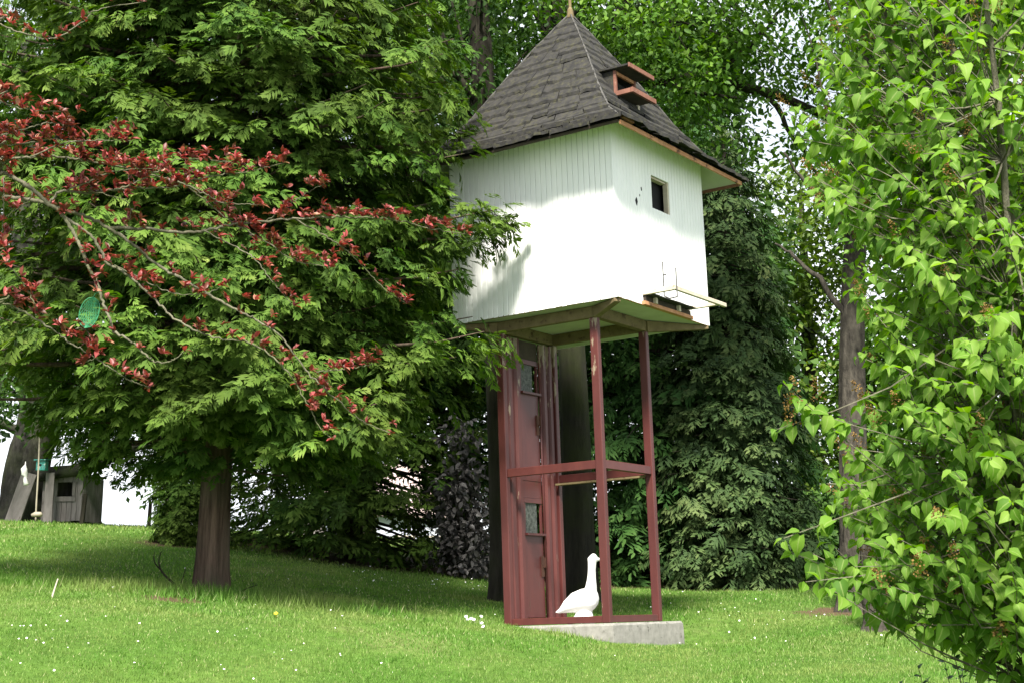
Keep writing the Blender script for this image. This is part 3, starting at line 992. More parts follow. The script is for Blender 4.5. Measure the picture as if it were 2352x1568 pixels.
part('fascia', MB().box((EX0 + .02, EY1 - .018, ez - .05), (EX1 - .02, EY1 + .004, ez + .004)), 'dark_wood', roof)
part('eave_block', MB().beam((EX0 + .28, EY0 - .012, EZ + .03), (EX0 + .05, EY0 - .012, EZ + .045), .05, .05), 'red_wood', roof)

# pigeon dormer on the window side of the roof
inv = TM.inverted()


def proj_px(p):
    w = TM @ Vector(p)
    y = w.y * cp + w.z * sp_; z = -w.y * sp_ + w.z * cp
    u, v = F_PX * w.x / y, -F_PX * z / y
    return W_PX / 2 + cr_ * u + sr_ * v, H_PX / 2 - sr_ * u + cr_ * v


best = min(((proj_px(roof_pt(0, h, s, .02))[0] - 1411) ** 2 + (proj_px(roof_pt(0, h, s, .02))[1] - 217) ** 2, h, s) for h in np.linspace(.3, .95, 66) for s in np.linspace(-1, .6, 81))
_, dh, ds = best
DX, DY, DZ = roof_pt(0, dh, ds, .02)
DX -= .0
dw, dhh, dep = .50, .31, .55
dm = part('dormer', MB().box((DX + .026, DY + dep, DZ - .25), (DX + dw - .026, DY + dep + .02, DZ + dhh)), 'hole_shade', roof)  # near-black back panel paints the shade within the dormer opening
part('cheek', MB().box((DX + .002, DY + .005, DZ - .3), (DX + .024, DY + dep, DZ + dhh - .004)), 'shingle', dm)
part('cheek', MB().box((DX + dw - .024, DY + .005, DZ - .3), (DX + dw - .002, DY + dep, DZ + dhh - .004)), 'shingle', dm)
for xx in (DX - .004, DX + dw - .036):
    part('jamb', MB().box((xx, DY - .03, DZ - .03), (xx + .04, DY + .004, DZ + dhh - .004)), 'red_wood', dm, bevel=.003)
part('lintel', MB().box((DX + .04, DY - .025, DZ + dhh - .045), (DX + dw - .04, DY + .004, DZ + dhh - .006)), 'orange_wood', dm)
part('lid', MB().beam((DX + dw / 2, DY - .23, DZ + dhh + .012), (DX + dw / 2, DY + dep + .05, DZ + dhh + .03), dw + .10, .022), 'shingle', dm)
part('lid_edge', MB().box((DX - .045, DY - .252, DZ + dhh - .022), (DX + dw + .075, DY - .231, DZ + dhh + .034)), 'red_wood', dm, bevel=.003)
part('perch_arm', MB().box((DX - .01, DY - .23, DZ - .02), (DX + .035, DY - .032, DZ + .035)), 'red_wood', dm)
part('perch_bar', MB().box((DX - .012, DY - .268, DZ - .024), (DX + dw + .07, DY - .232, DZ + .038)), 'red_wood', dm, bevel=.003)
part('perch_floor', MB().box((DX + .036, DY - .23, DZ - .02), (DX + dw - .005, DY - .032, DZ - .006)), 'dark_wood', dm)
part('perch_prop', MB().box((DX + dw - .05, DY - .07, DZ - .34), (DX + dw, DY - .032, DZ - .022)), 'pale_wood', dm)

# concrete footing
slab = MB()
sx0, sx1, sy0, sy1 = -.10, 1.56, -.10, 1.55
nx_, nz_ = 30, 6
vs, fs = [], []
ring = [(sx0 + (sx1 - sx0) * t, sy0) for t in np.linspace(0, 1, 20)[:-1]] + [(sx1, sy0 + (sy1 - sy0) * t) for t in np.linspace(0, 1, 20)[:-1]] + [(sx1 - (sx1 - sx0) * t, sy1) for t in np.linspace(0, 1, 20)[:-1]] + [(sx0, sy1 - (sy1 - sy0) * t) for t in np.linspace(0, 1, 20)[:-1]]
N = len(ring)
for lv, (z, ins) in enumerate(((-.75, 0), (-.30, 0), (-.18, .0), (-.03, .004), (-.003, .02))):
    for (x, y) in ring:
        dx, dy = x - .73, y - .72
        k = 1 - ins / max(abs(dx), abs(dy)) + (R.normal(0, .0012) if lv else 0)
        vs.append((.73 + dx * k, .72 + dy * k, z + (R.normal(0, .003) if 0 < lv < 4 else 0)))
for lv in range(4):
    fs += [(lv * N + i, lv * N + (i + 1) % N, (lv + 1) * N + (i + 1) % N, (lv + 1) * N + i) for i in range(N)]
fs += [tuple(4 * N + i for i in range(N))]
so = MB().add(vs, fs).build('concrete_footing', M['concrete'])
so.matrix_world = TM
tag(so, 'rough grey concrete footing half sunk in the lawn beneath the red posts', 'footing')

# ------------------------------------------------------------------ goose statue: lofted body, neck, head, beak and foot merged to one surface


def loft(mb, rows, n=14):
    vs, fs = [], []
    for (cx, cy, cz, a, b, tilt) in rows:     # ring in the plane whose normal is tilted in xz: a = half width (y), b = half height
        for t in range(n):
            th = 2 * math.pi * t / n
            yv, q = a * math.cos(th), b * math.sin(th)
            vs.append((cx - q * math.sin(tilt), cy + yv, cz + q * math.cos(tilt)))
    m_ = len(rows)
    for i in range(m_ - 1):
        for t in range(n):
            fs.append((i * n + t, i * n + (t + 1) % n, (i + 1) * n + (t + 1) % n, (i + 1) * n + t))
    fs += [tuple(range(n - 1, -1, -1)), tuple((m_ - 1) * n + t for t in range(n))]
    mb.add(vs, fs)


gb = MB()
loft(gb, [(-.33, 0, .13, .006, .010, .5), (-.30, 0, .138, .022, .020, .5), (-.27, 0, .150, .035, .030, .5), (-.20, 0, .195, .085, .075, .45), (-.10, 0, .245, .125, .120, .35), (0, 0, .27, .140, .140, .15),
          (.09, 0, .27, .125, .135, -.1), (.145, 0, .265, .085, .095, -.2), (.172, 0, .26, .03, .035, -.2)])
loft(gb, [(.055, 0, .26, .10, .09, -1.57), (.065, 0, .33, .09, .09, -1.55), (.085, 0, .42, .062, .070, -1.45), (.093, 0, .52, .047, .052, -1.5), (.098, 0, .62, .043, .046, -1.55),
          (.103, 0, .70, .046, .050, -1.55), (.110, 0, .76, .052, .062, -1.5), (.118, 0, .795, .036, .040, -1.5), (.12, 0, .815, .012, .014, -1.5)])
loft(gb, [(.115, 0, .762, .034, .036, 0), (.165, 0, .752, .030, .024, 0), (.20, 0, .742, .026, .017, 0), (.245, 0, .735, .021, .010, 0), (.26, 0, .734, .010, .005, 0)])
loft(gb, [(-.015, 0, 0, .135, .150, -1.57), (-.015, 0, .04, .125, .140, -1.57), (.0, 0, .10, .09, .105, -1.57), (.0, 0, .2, .075, .085, -1.57)])
go = gb.build('goose_statue', M['plaster'])
rm = go.modifiers.new('join', 'REMESH'); rm.mode = 'VOXEL'; rm.voxel_size = .011
sm = go.modifiers.new('soft', 'SMOOTH'); sm.factor = .5; sm.iterations = 3
bpy.context.view_layer.update()
dg = bpy.context.evaluated_depsgraph_get()
me = bpy.data.meshes.new_from_object(go.evaluated_get(dg))
go.modifiers.clear()
go.data = me
me.name = 'goose_statue'
for p in me.polygons: p.use_smooth = True
gp = TM @ Vector((.52, .66, 0))
go.location = gp
go.rotation_euler = (0, rad(-1), rad(-6))
go.scale = (1.02, 1.02, 1.0)
tag(go, 'white plaster goose statue standing inside the red post frame', 'statue')


# ------------------------------------------------------------------ trees
X_, Y_ = TREES['cedar']
conifer('cedar_tree', 'large bushy green cedar with thick ridged brown trunk left of the tower', (X_, Y_), 13.5,
        [(1.5, 1.2), (2.1, 2.4), (3.0, 2.9), (4.4, 2.95), (6, 2.9), (8, 2.75), (10, 2.3), (12, 1.2), (13.2, .3)], 300, 21, .195, M['cedar'], M['cedar_bark'], .185, FINE, lat=.40, droop=.09, seed=3, nper=9, spread=1.45,
        extra=[(4.45, -.34, 3.75), (4.6, -.40, 3.65), (4.35, -.30, 3.5), (5.6, -.40, 3.2), (5.95, -.46, 3.3), (6.35, -.5, 3.2), (5.25, -.42, 3.3), (6.7, -.42, 3.1), (3.9, -.42, 3.2), (3.4, -.36, 3.25), (2.9, -.45, 3.1), (2.5, -1.0, 2.9), (2.2, -1.35, 2.6), (2.0, -.7, 2.8), *[(2.6 + 7 * k / 40, math.pi + 1.0 * math.sin(k * 2.4), 3.5 + .35 * math.sin(k * 1.7)) for k in range(40)], (3.1, -.45, 3.7), (2.5, -1.0, 3.0), (2.2, -1.35, 2.6), (2.0, -.7, 2.8)])
X_, Y_ = TREES['thuja']
conifer('thuja_tree', 'small bright green thuja standing behind the big cedar trunk', (X_, Y_), 2.6,
        [(.1, .3), (.5, .52), (1.0, .55), (1.6, .42), (2.2, .25), (2.6, .1)], 80, 26, .24, M['cedar'], M['cedar_bark'], .05, SPRAYS, lat=.6, droop=.05, seed=5)
def house_window(P):
    """bare spots in the skirts of the two conifers through which the house shows"""
    x = P[:, 0] / P[:, 1]
    z = P[:, 2] / P[:, 1]
    k = sum(np.exp(-(((x - a) / .012) ** 2 + ((z - b) / .010) ** 2)) for a, b in ((-.081, .064), (-.072, .099), (-.045, .060)))
    return R.uniform(0, 1, len(P)) > k * 1.3


X_, Y_ = TREES['conifer2']
conifer('conifer_tree', 'drooping green conifer whose skirt brushes the lawn between cedar and tower', (X_, Y_), 12,
        [(.35, 2.2), (1.2, 2.9), (2.5, 2.8), (4.5, 2.5), (7, 2.0), (10, 1.0), (11.8, .2)], 210, 15, .32, M['cedar'], M['dark_bark'], .17, [SPRAYS[0], SPRAY_LO], lat=.45, droop=.13, seed=6, tipup=.06, clear=house_window)
X_, Y_ = TREES['conifer3']
conifer('dark_conifer', 'dark shaded conifer behind the purple shrub left of the tower', (X_, Y_), 12,
        [(1.7, 1.6), (2.6, 2.3), (4.5, 2.3), (7, 1.9), (10, .9), (11.8, .2)], 150, 13, .36, M['spruce'], M['dark_bark'], .24, [SPRAY_SP, SPRAY_LO], lat=.45, droop=.14, seed=8, tipup=.03, clear=house_window)
X_, Y_ = TREES['spruce']
conifer('spruce_tree', 'very dark drooping spruce filling the space behind the red posts', (X_, Y_), 12.5,
        [(.35, 2.3), (1.5, 2.9), (3.5, 2.8), (6, 2.3), (9, 1.3), (12.2, .2)], 210, 17, .36, M['spruce'], M['dark_bark'], .22, [SPRAY_SP, SPRAY_LO], lat=.45, droop=.16, seed=9, tipup=.02, pitch=(-.9, -.1))
X_, Y_ = TREES['cypress']
conifer('cypress_tree', 'grey green cypress with pale tipped sprays right of the red posts', (X_, Y_), 8.4,
        [(.1, 1.05), (.8, 1.35), (2.5, 1.35), (4.5, 1.15), (6.5, .7), (8.2, .15)], 220, 20, .26, M['cypress'], M['dark_bark'], .14, [SPRAYS[0], SPRAY_LO, SPRAY_LO], lat=.6, droop=.10, seed=10, pitch=(-.8, 0), tipup=.04)


def tpts(pxs, D):
    return [at(x, y, D + d) for x, y, d in pxs]


broadleaf('tall_tree', 'tall slim dark trunked tree close behind the tower, leaning left', TREES['tall1'],
          tpts([(1168, 1370, 0), (1144, 900, 0), (1114, 250, 0), (1085, -200, .2), (1080, -700, .3)], 21.0), [.165, .16, .16, .13, .07],
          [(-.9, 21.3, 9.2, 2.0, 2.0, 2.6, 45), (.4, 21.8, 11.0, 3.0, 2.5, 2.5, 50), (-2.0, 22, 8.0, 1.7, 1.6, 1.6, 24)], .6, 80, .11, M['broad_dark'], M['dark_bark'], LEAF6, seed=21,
          limbs=[(tpts([(1112, 250, 0), (1050, 180, -.1), (1010, 155, -.2)], 21), .06, .03)])
T2L = [(tpts([(1300, 330, 0), (1420, 210, -.2), (1520, 185, -.4), (1640, 180, -.5), (1760, 215, -.5), (1880, 260, -.5), (1990, 300, -.4)], 22), .12, .05),
       (tpts([(1280, 150, 0), (1390, 60, .2), (1520, -80, .4)], 22), .11, .05),
       (tpts([(1640, 180, -.5), (1720, 110, -.6), (1800, 20, -.7)], 22), .06, .02), (tpts([(1760, 215, -.5), (1830, 330, -.6), (1890, 420, -.7)], 22), .045, .015),
       (tpts([(1520, 185, -.4), (1600, 215, -.7), (1700, 225, -.9)], 22), .05, .02)]


def sky_window(P):
    """leaves the open sky that shows between this tree and the shrubs on the right"""
    x = P[:, 0] / P[:, 1]
    z = P[:, 2] / P[:, 1]
    k = np.exp(-(((x - .182) / .020) ** 2 + ((z - .350) / .055) ** 2)) + .6 * np.exp(-(((x - .165) / .03) ** 2 + ((z - .42) / .03) ** 2))
    return R.uniform(0, 1, len(P)) > k * .62


broadleaf('spreading_tree', 'tall mossy trunked tree behind the goose with a long limb over the roof', TREES['tall2'],
          tpts([(1334, 1395, 0), (1318, 900, 0), (1283, 300, 0), (1268, 20, 0), (1250, -300, .2), (1250, -700, .2)], 22.0), [.24, .22, .17, .16, .12, .06],
          [(2.6, 21.3, 8.3, 1.5, 1.2, .8, 46), (4.1, 21.2, 8.8, 1.7, 1.2, 1.0, 46), (1.6, 21.0, 9.0, 1.6, 1.3, 1.0, 34), (3.0, 22.5, 10.5, 3.2, 2.2, 1.6, 50), (4.4, 21.4, 7.4, 1.0, .8, .6, 14), (2.3, 21.4, 7.3, .9, .8, .45, 14), (-.4, 22.5, 9.8, 1.4, 1.4, 1.3, 24)],
          .50, 76, .105, M['broad'], M['mossy_bark'], LEAF6, seed=22, limbs=T2L, clear=sky_window, twigs=50)
broadleaf('rough_barked_tree', 'rough grey barked tree half hidden by the lilac leaves on the right', TREES['rough'],
          tpts([(1968, 1405, 0), (1958, 1000, 0), (1962, 600, .1), (1985, 200, .2), (2000, -200, .3)], 20.0), [.205, .17, .14, .10, .05],
          [(5.6, 20.2, 8.6, 1.6, 1.5, 1.4, 40), (5.2, 20.6, 6.4, 1.2, 1.2, .9, 16), (4.8, 20.5, 10, 2.2, 1.6, 1.4, 30), (4.95, 19.3, 6.2, .7, .4, .8, 14), (4.85, 19.3, 7.6, .8, .4, .9, 16), (5.0, 19.3, 4.9, .5, .4, .5, 6)], .55, 64, .12, M['broad'], M['rough_bark'], LEAF6, seed=23, clear=sky_window, ridge=.12, flare=.5,
          limbs=[(tpts([(1965, 550, .1), (1890, 470, -.2), (1800, 350, -.4)], 20), .05, .015), (tpts([(1960, 760, 0), (1860, 620, .3), (1780, 560, .6)], 20), .05, .015)])
# old tree at the far left, crown hanging low against the bright sky


def left_window(P):
    x = P[:, 0] / P[:, 1]
    z = P[:, 2] / P[:, 1]
    k = 1.25 * np.exp(-(((x + .268) / .035) ** 2 + ((z - .070) / .026) ** 2))
    return R.uniform(0, 1, len(P)) > k


broadleaf('old_tree', 'thick dark trunked old tree at the far left behind the wooden hut', TREES['old'],
          tpts([(68, 1195, 0), (62, 1080, 0), (90, 950, 0), (80, 800, .3), (60, 500, .5), (60, 100, .5)], 30.0), [.50, .44, .42, .38, .3, .15],
          [(-9.6, 28.6, 4.6, 3.0, 1.8, 1.2, 70), (-7.2, 29.0, 4.1, 1.9, 1.5, 1.1, 60), (-12.0, 29.5, 4.6, 2.0, 2, 2.2, 50), (-8.5, 30.5, 7.5, 4.5, 2.5, 2.4, 70), (-6.6, 29.2, 2.6, .8, .8, .5, 12), (-11.2, 29.6, 2.3, .7, .8, .5, 10)],
          .6, 60, .14, M['broad_dark'], M['grey_bark'], seed=24, clear=left_window,
          limbs=[(tpts([(80, 1090, -.6), (180, 1078, -.9), (290, 1040, -1.2), (400, 1000, -1.5)], 30), .14, .05), (tpts([(75, 1000, 0), (-20, 960, -.3), (-120, 930, -.4)], 30), .12, .05)])
broadleaf('mossy_tree', 'small mossy leaning tree directly behind the wooden hut', (-8.75, 31.5),
          tpts([(172, 1195, 0), (182, 1110, 0), (222, 1040, 0), (250, 950, .2), (270, 800, .4)], 31.5), [.20, .17, .16, .12, .05],
          [(-7.6, 31.6, 5.0, 1.6, 1.2, .9, 40)], .55, 30, .11, M['broad_dark'], M['mossy_bark'], seed=25, clear=left_window, twigs=20)
# trees closing the view behind
far = [('far_tree', 'yellow green sunlit tree far behind the lilac', (8.2, 41), 12, 'broad_yellow', [(8.2, 40.5, 6.2, 2.6, 2.5, 3.0, 130), (7.8, 39.5, 10.4, 1.7, 1.6, 2.2, 60)], .12),
       ('far_tree', 'dark far tree right of the cypress with low branches', (10.6, 38), 11, 'broad', [(10.4, 37.5, 5.2, 2.6, 2.2, 3.4, 140), (11.4, 37, 10.5, 2.6, 2.0, 3.4, 110)], .12),
       ('far_tree', 'far broad tree hidden mostly behind the lilac', (14.0, 36), 14, 'broad', [(13.6, 35.5, 7, 3.6, 3, 5.5, 190), (13.0, 35.5, 14, 3.6, 3, 3.0, 90)], .13),
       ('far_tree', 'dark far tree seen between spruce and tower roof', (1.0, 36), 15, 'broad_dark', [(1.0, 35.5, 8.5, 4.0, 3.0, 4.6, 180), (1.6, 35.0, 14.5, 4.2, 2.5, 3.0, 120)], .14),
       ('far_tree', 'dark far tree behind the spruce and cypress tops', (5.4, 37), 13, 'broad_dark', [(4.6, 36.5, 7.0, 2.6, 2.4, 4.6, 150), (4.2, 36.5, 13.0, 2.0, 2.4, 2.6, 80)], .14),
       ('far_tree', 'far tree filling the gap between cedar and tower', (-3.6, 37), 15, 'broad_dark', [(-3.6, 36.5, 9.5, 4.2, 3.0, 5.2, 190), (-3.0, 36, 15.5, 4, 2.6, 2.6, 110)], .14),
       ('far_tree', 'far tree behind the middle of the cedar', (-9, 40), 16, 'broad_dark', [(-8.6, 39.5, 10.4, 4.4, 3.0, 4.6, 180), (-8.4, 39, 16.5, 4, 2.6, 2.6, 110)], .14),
       ('far_tree', 'far tree behind the upper left of the cedar', (-15, 38), 13, 'broad', [(-14.0, 37.5, 9.9, 3.8, 3.0, 4.4, 190), (-13, 37, 14.5, 3.4, 2.6, 2.2, 90)], .14)]
for k, (nm, lb, bs_, h_, mt, blobs, ls) in enumerate(far):
    z_ = gz(*bs_)
    broadleaf(nm, lb, bs_, [(bs_[0], bs_[1], z_), (bs_[0] + .1, bs_[1], z_ + h_ * .4), (bs_[0], bs_[1], z_ + h_ * .85)], [.25, .2, .06], blobs, .85, 74, ls * 1.7, M[mt], M['dark_bark'], seed=40 + k, group='trees closing the view behind', clear=sky_window if 'yellow' in lb or 'cypress tops' in lb else None, twigs=14)
broadleaf('willow_tree', 'pale feathery willow in the top left corner beyond the cedar', (-12.8, 30), [(-12.8, 30, 1), (-12.7, 30, 6), (-12.6, 30, 12)], [.25, .2, .08], [(-11.4, 29.6, 12.2, 2.0, 1.6, 1.8, 60), (-12.4, 29.6, 10.2, 1.4, 1.4, 1.2, 30)], .6, 34, .16, M['willow'], M['grey_bark'],
          (LEAF4[0] * np.array((1, .35, 1)), LEAF4[1]), seed=61, droop=1.4)


def shrub(name, label, base, blobs, rad_c, nper, size, mat, leaf=LEAF4, seed=1, cat='shrub', group=None, nst=14):
    global R
    Rs, R = R, np.random.default_rng(seed)
    bz = gz(*base) - .03
    root = thing(name, label, cat, (base[0], base[1], bz), group)
    C = np.concatenate([rvec(k) * (.35 + .65 * R.uniform(0, 1, (k, 1)) ** .5) * np.array((rx, ry, rz)) + np.array((x, y, z)) for x, y, z, rx, ry, rz, k in blobs])
    C[:, 2] = np.maximum(C[:, 2], .08)
    b = MB()
    for k in R.choice(len(C), min(nst, len(C)), replace=False):
        b.tube(spline([(R.normal(0, .08), R.normal(0, .08), 0), C[k] * np.array((.4, .4, .6)), C[k]], 7), np.linspace(.02, .005, 7), 5, cap=False)
    b.build('stems', M['dark_bark'], root, smooth=True)
    leaf_cloud('foliage', root, C, rad_c, nper, size, mat, leaf, origin=(base[0], base[1], bz))
    R = Rs
    return root


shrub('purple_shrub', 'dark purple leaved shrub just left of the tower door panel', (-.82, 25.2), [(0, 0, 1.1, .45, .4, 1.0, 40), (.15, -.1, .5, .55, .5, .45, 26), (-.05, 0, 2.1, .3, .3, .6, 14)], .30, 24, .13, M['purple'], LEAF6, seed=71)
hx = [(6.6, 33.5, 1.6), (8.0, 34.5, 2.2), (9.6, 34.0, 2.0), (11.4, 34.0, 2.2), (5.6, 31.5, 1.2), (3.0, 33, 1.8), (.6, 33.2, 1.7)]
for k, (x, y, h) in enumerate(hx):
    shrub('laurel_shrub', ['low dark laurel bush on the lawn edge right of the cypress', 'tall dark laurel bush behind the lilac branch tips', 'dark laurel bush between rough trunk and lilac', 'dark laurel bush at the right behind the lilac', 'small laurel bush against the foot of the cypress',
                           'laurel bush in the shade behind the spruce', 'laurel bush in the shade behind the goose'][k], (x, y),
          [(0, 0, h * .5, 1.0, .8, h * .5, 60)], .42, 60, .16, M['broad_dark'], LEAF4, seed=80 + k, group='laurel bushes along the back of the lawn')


# ------------------------------------------------------------------ grass, flowers
def grass_mesh(x, y, h, w, lean=.45, tone=0.0):
    n = len(x)
    z = ground_z(x, y)
    a = R.uniform(0, 2 * np.pi, n)
    d = np.stack([np.cos(a), np.sin(a), np.zeros(n)], -1)
    l_ = np.stack([R.normal(0, lean, n), R.normal(0, lean, n), np.ones(n)], -1)
    l_ /= np.linalg.norm(l_, axis=1, keepdims=True)
    p = np.stack([x, y, z - .006], -1)
    v = np.stack([p - d * (w / 2)[:, None], p + d * (w / 2)[:, None], p + l_ * h[:, None]], 1).reshape(-1, 3)
    pat = .5 + .5 * np.sin(x * .9 + 1.3 * np.sin(y * .5)) * np.sin(y * .8 + 1.1 * np.sin(x * .4))
    r = np.clip(R.normal(.42, .19, n) + tone + .14 * (pat - .5), 0, 1)
    r = np.where(R.uniform(0, 1, n) < .065, R.uniform(.86, 1, n), r)
    return v, np.repeat(r, 3)


gv, ga = [], []
for (y0, y1, n, hh, ww) in ((11.2, 15, 118000, .036, .0085), (15, 19, 100000, .040, .0115), (19, 26, 78000, .050, .016), (26, 42, 66000, .06, .026)):
    y = R.uniform(y0, y1, n)
    x = y * R.uniform(-.41, .41, n)
    clump = np.sin(x * 6 + 2 * np.sin(y * 3)) * np.sin(y * 5 + 2 * np.sin(x * 2))
    h = hh * R.uniform(.5, 1.3, n) * (1 + .28 * clump)
    ok = R.uniform(0, 1, n) > litter(x, y) * 1.3
    lx, ly, lz = tower_local(np.stack([x, y, ground_z(x, y)], -1))
    ok &= ~((lx > -.09) & (lx < 1.55) & (ly > -.09) & (ly < 1.54))
    v, a = grass_mesh(x[ok], y[ok], h[ok], ww * R.uniform(.7, 1.3, ok.sum()))
    gv.append(v); ga.append(a)
# long unmown grass round the cedar and along the top of the bank, tufts at the footing
for (cx, cy, sx, sy, n, hh) in ((-3.5, 17.3, .9, .35, 3600, .16), (-2.6, 17.2, .9, .3, 2200, .12), (-4.6, 17.2, 1.2, .4, 2400, .10), (-1.4, 16.9, 1.0, .3, 1200, .07), (.55, 17.0, .10, .05, 160, .10), (.75, 16.75, .12, .06, 160, .09), (2.25, 18.15, .1, .1, 120, .10), (1.5, 17.2, .5, .12, 240, .06), (.5, 16.9, .4, .1, 240, .06)):
    x = R.normal(cx, sx, n); y = R.normal(cy, sy, n)
    lx, ly, lz = tower_local(np.stack([x, y, 0 * x], -1))
    ok = ~((lx > -.09) & (lx < 1.55) & (ly > -.09) & (ly < 1.54))
    v, a = grass_mesh(x[ok], y[ok], hh * R.uniform(.4, 1.3, ok.sum()), .011 * R.uniform(.7, 1.3, ok.sum()), .5, -.12)
    gv.append(v); ga.append(a)
gv, ga = np.concatenate(gv), np.concatenate(ga)
tag(np_obj('lawn_grass', gv, np.arange(len(gv)).reshape(-1, 3), M['grass'], attrs={'rnd': ga}), kind='stuff')
M['petal'] = worn_mat('petal', (.78, .78, .76), (.85, .84, .8), bumpd=0)
M['yellow'] = worn_mat('yellow_flower', (.65, .45, .02), (.75, .55, .03), bumpd=0)


def daisy_base(r=.016, n=7):
    v, f = [(0, 0, .004)], []
    for k in range(n):
        a, b = 2 * math.pi * k / n, 2 * math.pi * (k + .85) / n
        v += [(r * math.cos(a), r * math.sin(a), 0.002), (r * math.cos(b), r * math.sin(b), .002)]
        f.append((0, 1 + 2 * k, 2 + 2 * k))
    return np.array(v), np.array(f)


def put_daisies(x, y, size, lift=.045):
    n = len(x)
    pos = np.stack([x, y, ground_z(x, y) + lift], -1)
    nm = rvec(n) * .45 + np.array((0, -.55, .8))
    return scatter(*daisy_base(), pos, frames(np.tile((1.0, .1, 0), (n, 1)) + rvec(n) * .1, nm), size)


dx = np.concatenate([R.normal(-1.2, .8, 22), R.normal(.05, .6, 22), R.uniform(-5, 4.5, 60), R.uniform(-4.5, -1, 40), R.normal(2.9, .8, 14)])
dy = np.concatenate([R.normal(22.6, .7, 22), R.normal(23.6, .4, 22), R.uniform(12, 26, 60), R.uniform(12, 14.6, 40), R.normal(20.0, 1.3, 14)])
lx, ly, lz = tower_local(np.stack([dx, dy, 0 * dx], -1))
ok = ~((lx > -.2) & (lx < 1.7) & (ly > -.2) & (ly < 1.7))
v, f = put_daisies(dx[ok], dy[ok], R.uniform(.3, .8, ok.sum()) * (.4 + dy[ok] * .028))
tag(np_obj('lawn_daisies', v, f, M['petal']), kind='stuff')
dm_ = MB()
dv, df = daisy_base(.019)
dm_.add([tuple(q + np.array((0, 0, .10))) for q in dv], [tuple(q) for q in df])
dm_.tube([(0, 0, 0), (.004, 0, .05), (0, 0, .1)], .003, 5)
dme = dm_.mesh('daisy', M['petal'])
for k, (px, py) in enumerate(((1072, 1405), (1084, 1411), (1092, 1415), (1071, 1418), (1100, 1408), (1109, 1425), (1113, 1434), (1089, 1418))):
    P = at(px, py, 17.4 - (.8 if py > 1420 else 0))
    o = link(bpy.data.objects.new('daisy', dme))
    o.location = (P.x, P.y, gz(P.x, P.y))
    o.rotation_euler = (rad(50 + 10 * R.normal()), 0, R.uniform(-.4, .4))
    o.scale = (1, 1, max(.6, (P.z - o.location.z) / .1) if P.z - o.location.z > .04 else .6)
    tag(o, 'white daisy by the tower foot, ' + ('the highest one at the cluster top', 'left of the middle pair', 'the left one of the middle pair', 'the leftmost and low one', 'the upper right one', 'the right one in the sunlit edge', 'the lowest one at the far right', 'the right one of the middle pair')[k], 'daisy', 'daisies clustered by the tower foot')
P = at(635, 1403, 15.6)
dd = MB()
for k in range(12):
    a = k * 2.4
    dd.add([(0, 0, .05), (.022 * math.cos(a), .022 * math.sin(a), .056 + .001 * k), (.022 * math.cos(a + .5), .022 * math.sin(a + .5), .056 + .001 * k)], [(0, 1, 2)])
dd.tube([(0, 0, 0), (0, 0, .05)], .003, 5)
o = dd.build('dandelion', M['yellow'])
o.location = (P.x, P.y, gz(P.x, P.y)); o.rotation_euler = (rad(35), 0, 0)
tag(o, 'single yellow dandelion in the grass below the cedar trunk', 'dandelion')


# ------------------------------------------------------------------ lilac shrub on the right
def heart_leaf(nseg=5, fold=.22, curl=.45, seed=0):
    """heart shaped blade with a folded midrib and a drooping point: length 1 along +x"""
    rr = np.random.default_rng(seed)
    xs = np.array([0, .12, .42, .74, 1.0])
    ws = np.array([.10, .37, .42, .20, 0.0])
    V, Fc = [], []
    for x, w in zip(xs, ws):
        zz = -curl * x ** 2.2 + rr.normal(0, .01)
        xx = x - .06 * (x == 0)
        wv = rr.normal(0, .012, 2)
        V += [(xx - (.12 if x == 0 else 0), w + .08 * (x == 0), zz + fold * w + wv[0]), (xx, 0, zz), (xx - (.12 if x == 0 else 0), -w - .08 * (x == 0), zz + fold * w + wv[1])]
    for i in range(4):
        a, b = 3 * i, 3 * i + 3
        Fc += [(a, a + 1, b + 1), (a, b + 1, b), (a + 1, a + 2, b + 2), (a + 1, b + 2, b + 1)]
    return np.array(V), np.array(Fc)


def in_poly(x, y, poly):
    c = np.zeros(len(x), bool)
    px, py = np.array(poly).T
    j = len(poly) - 1
    for i in range(len(poly)):
        t = ((py[i] > y) != (py[j] > y)) & (x < (px[j] - px[i]) * (y - py[i]) / (py[j] - py[i] + 1e-9) + px[i])
        c ^= t
        j = i
    return c


LB = (2.15, 5.85)
lz0 = gz(*LB) - .03
lilac = thing('lilac_shrub', 'tall lilac shrub with heart shaped leaves and brown spent flowers at the right', 'shrub', (LB[0], LB[1], lz0))
LO = np.array((LB[0], LB[1], lz0))
# upright section through the shrub (x across, z up, metres), read off the outline
outl = [(1905, -250), (1925, 0), (1880, 90), (1850, 210), (1800, 250), (1800, 310), (1880, 340), (1880, 400), (1800, 430), (1830, 470), (1930, 470), (1960, 560), (1930, 640), (1990, 740), (1950, 840),
        (1960, 940), (1945, 1020), (1890, 1090), (1880, 1160), (1960, 1190), (1860, 1240), (1790, 1255), (1850, 1300), (1860, 1370), (1930, 1330), (2010, 1420), (2070, 1370), (2090, 1440), (2130, 1430), (2200, 1395), (2240, 1430), (2300, 1470), (2360, 1540), (2700, 1560), (3000, 900), (2950, -250)]
poly = [(at(px, py, 5.6).x, at(px, py, 5.6).z) for px, py in outl]
tips = []
while len(tips) < 1550:
    x, z = R.uniform(.9, 2.5), R.uniform(-.5, 3.0)
    if in_poly(np.array([x]), np.array([z]), poly)[0]:
        dpt = R.normal(0, .42)
        edge = min(math.hypot(x - a, z - b) for a, b in poly[:30])
        y = 5.65 + dpt * min(1, .35 + edge * 1.6) + .15 * max(0, z - 1.2)
        tips.append((x * y / 5.6, y, z * y / 5.6))
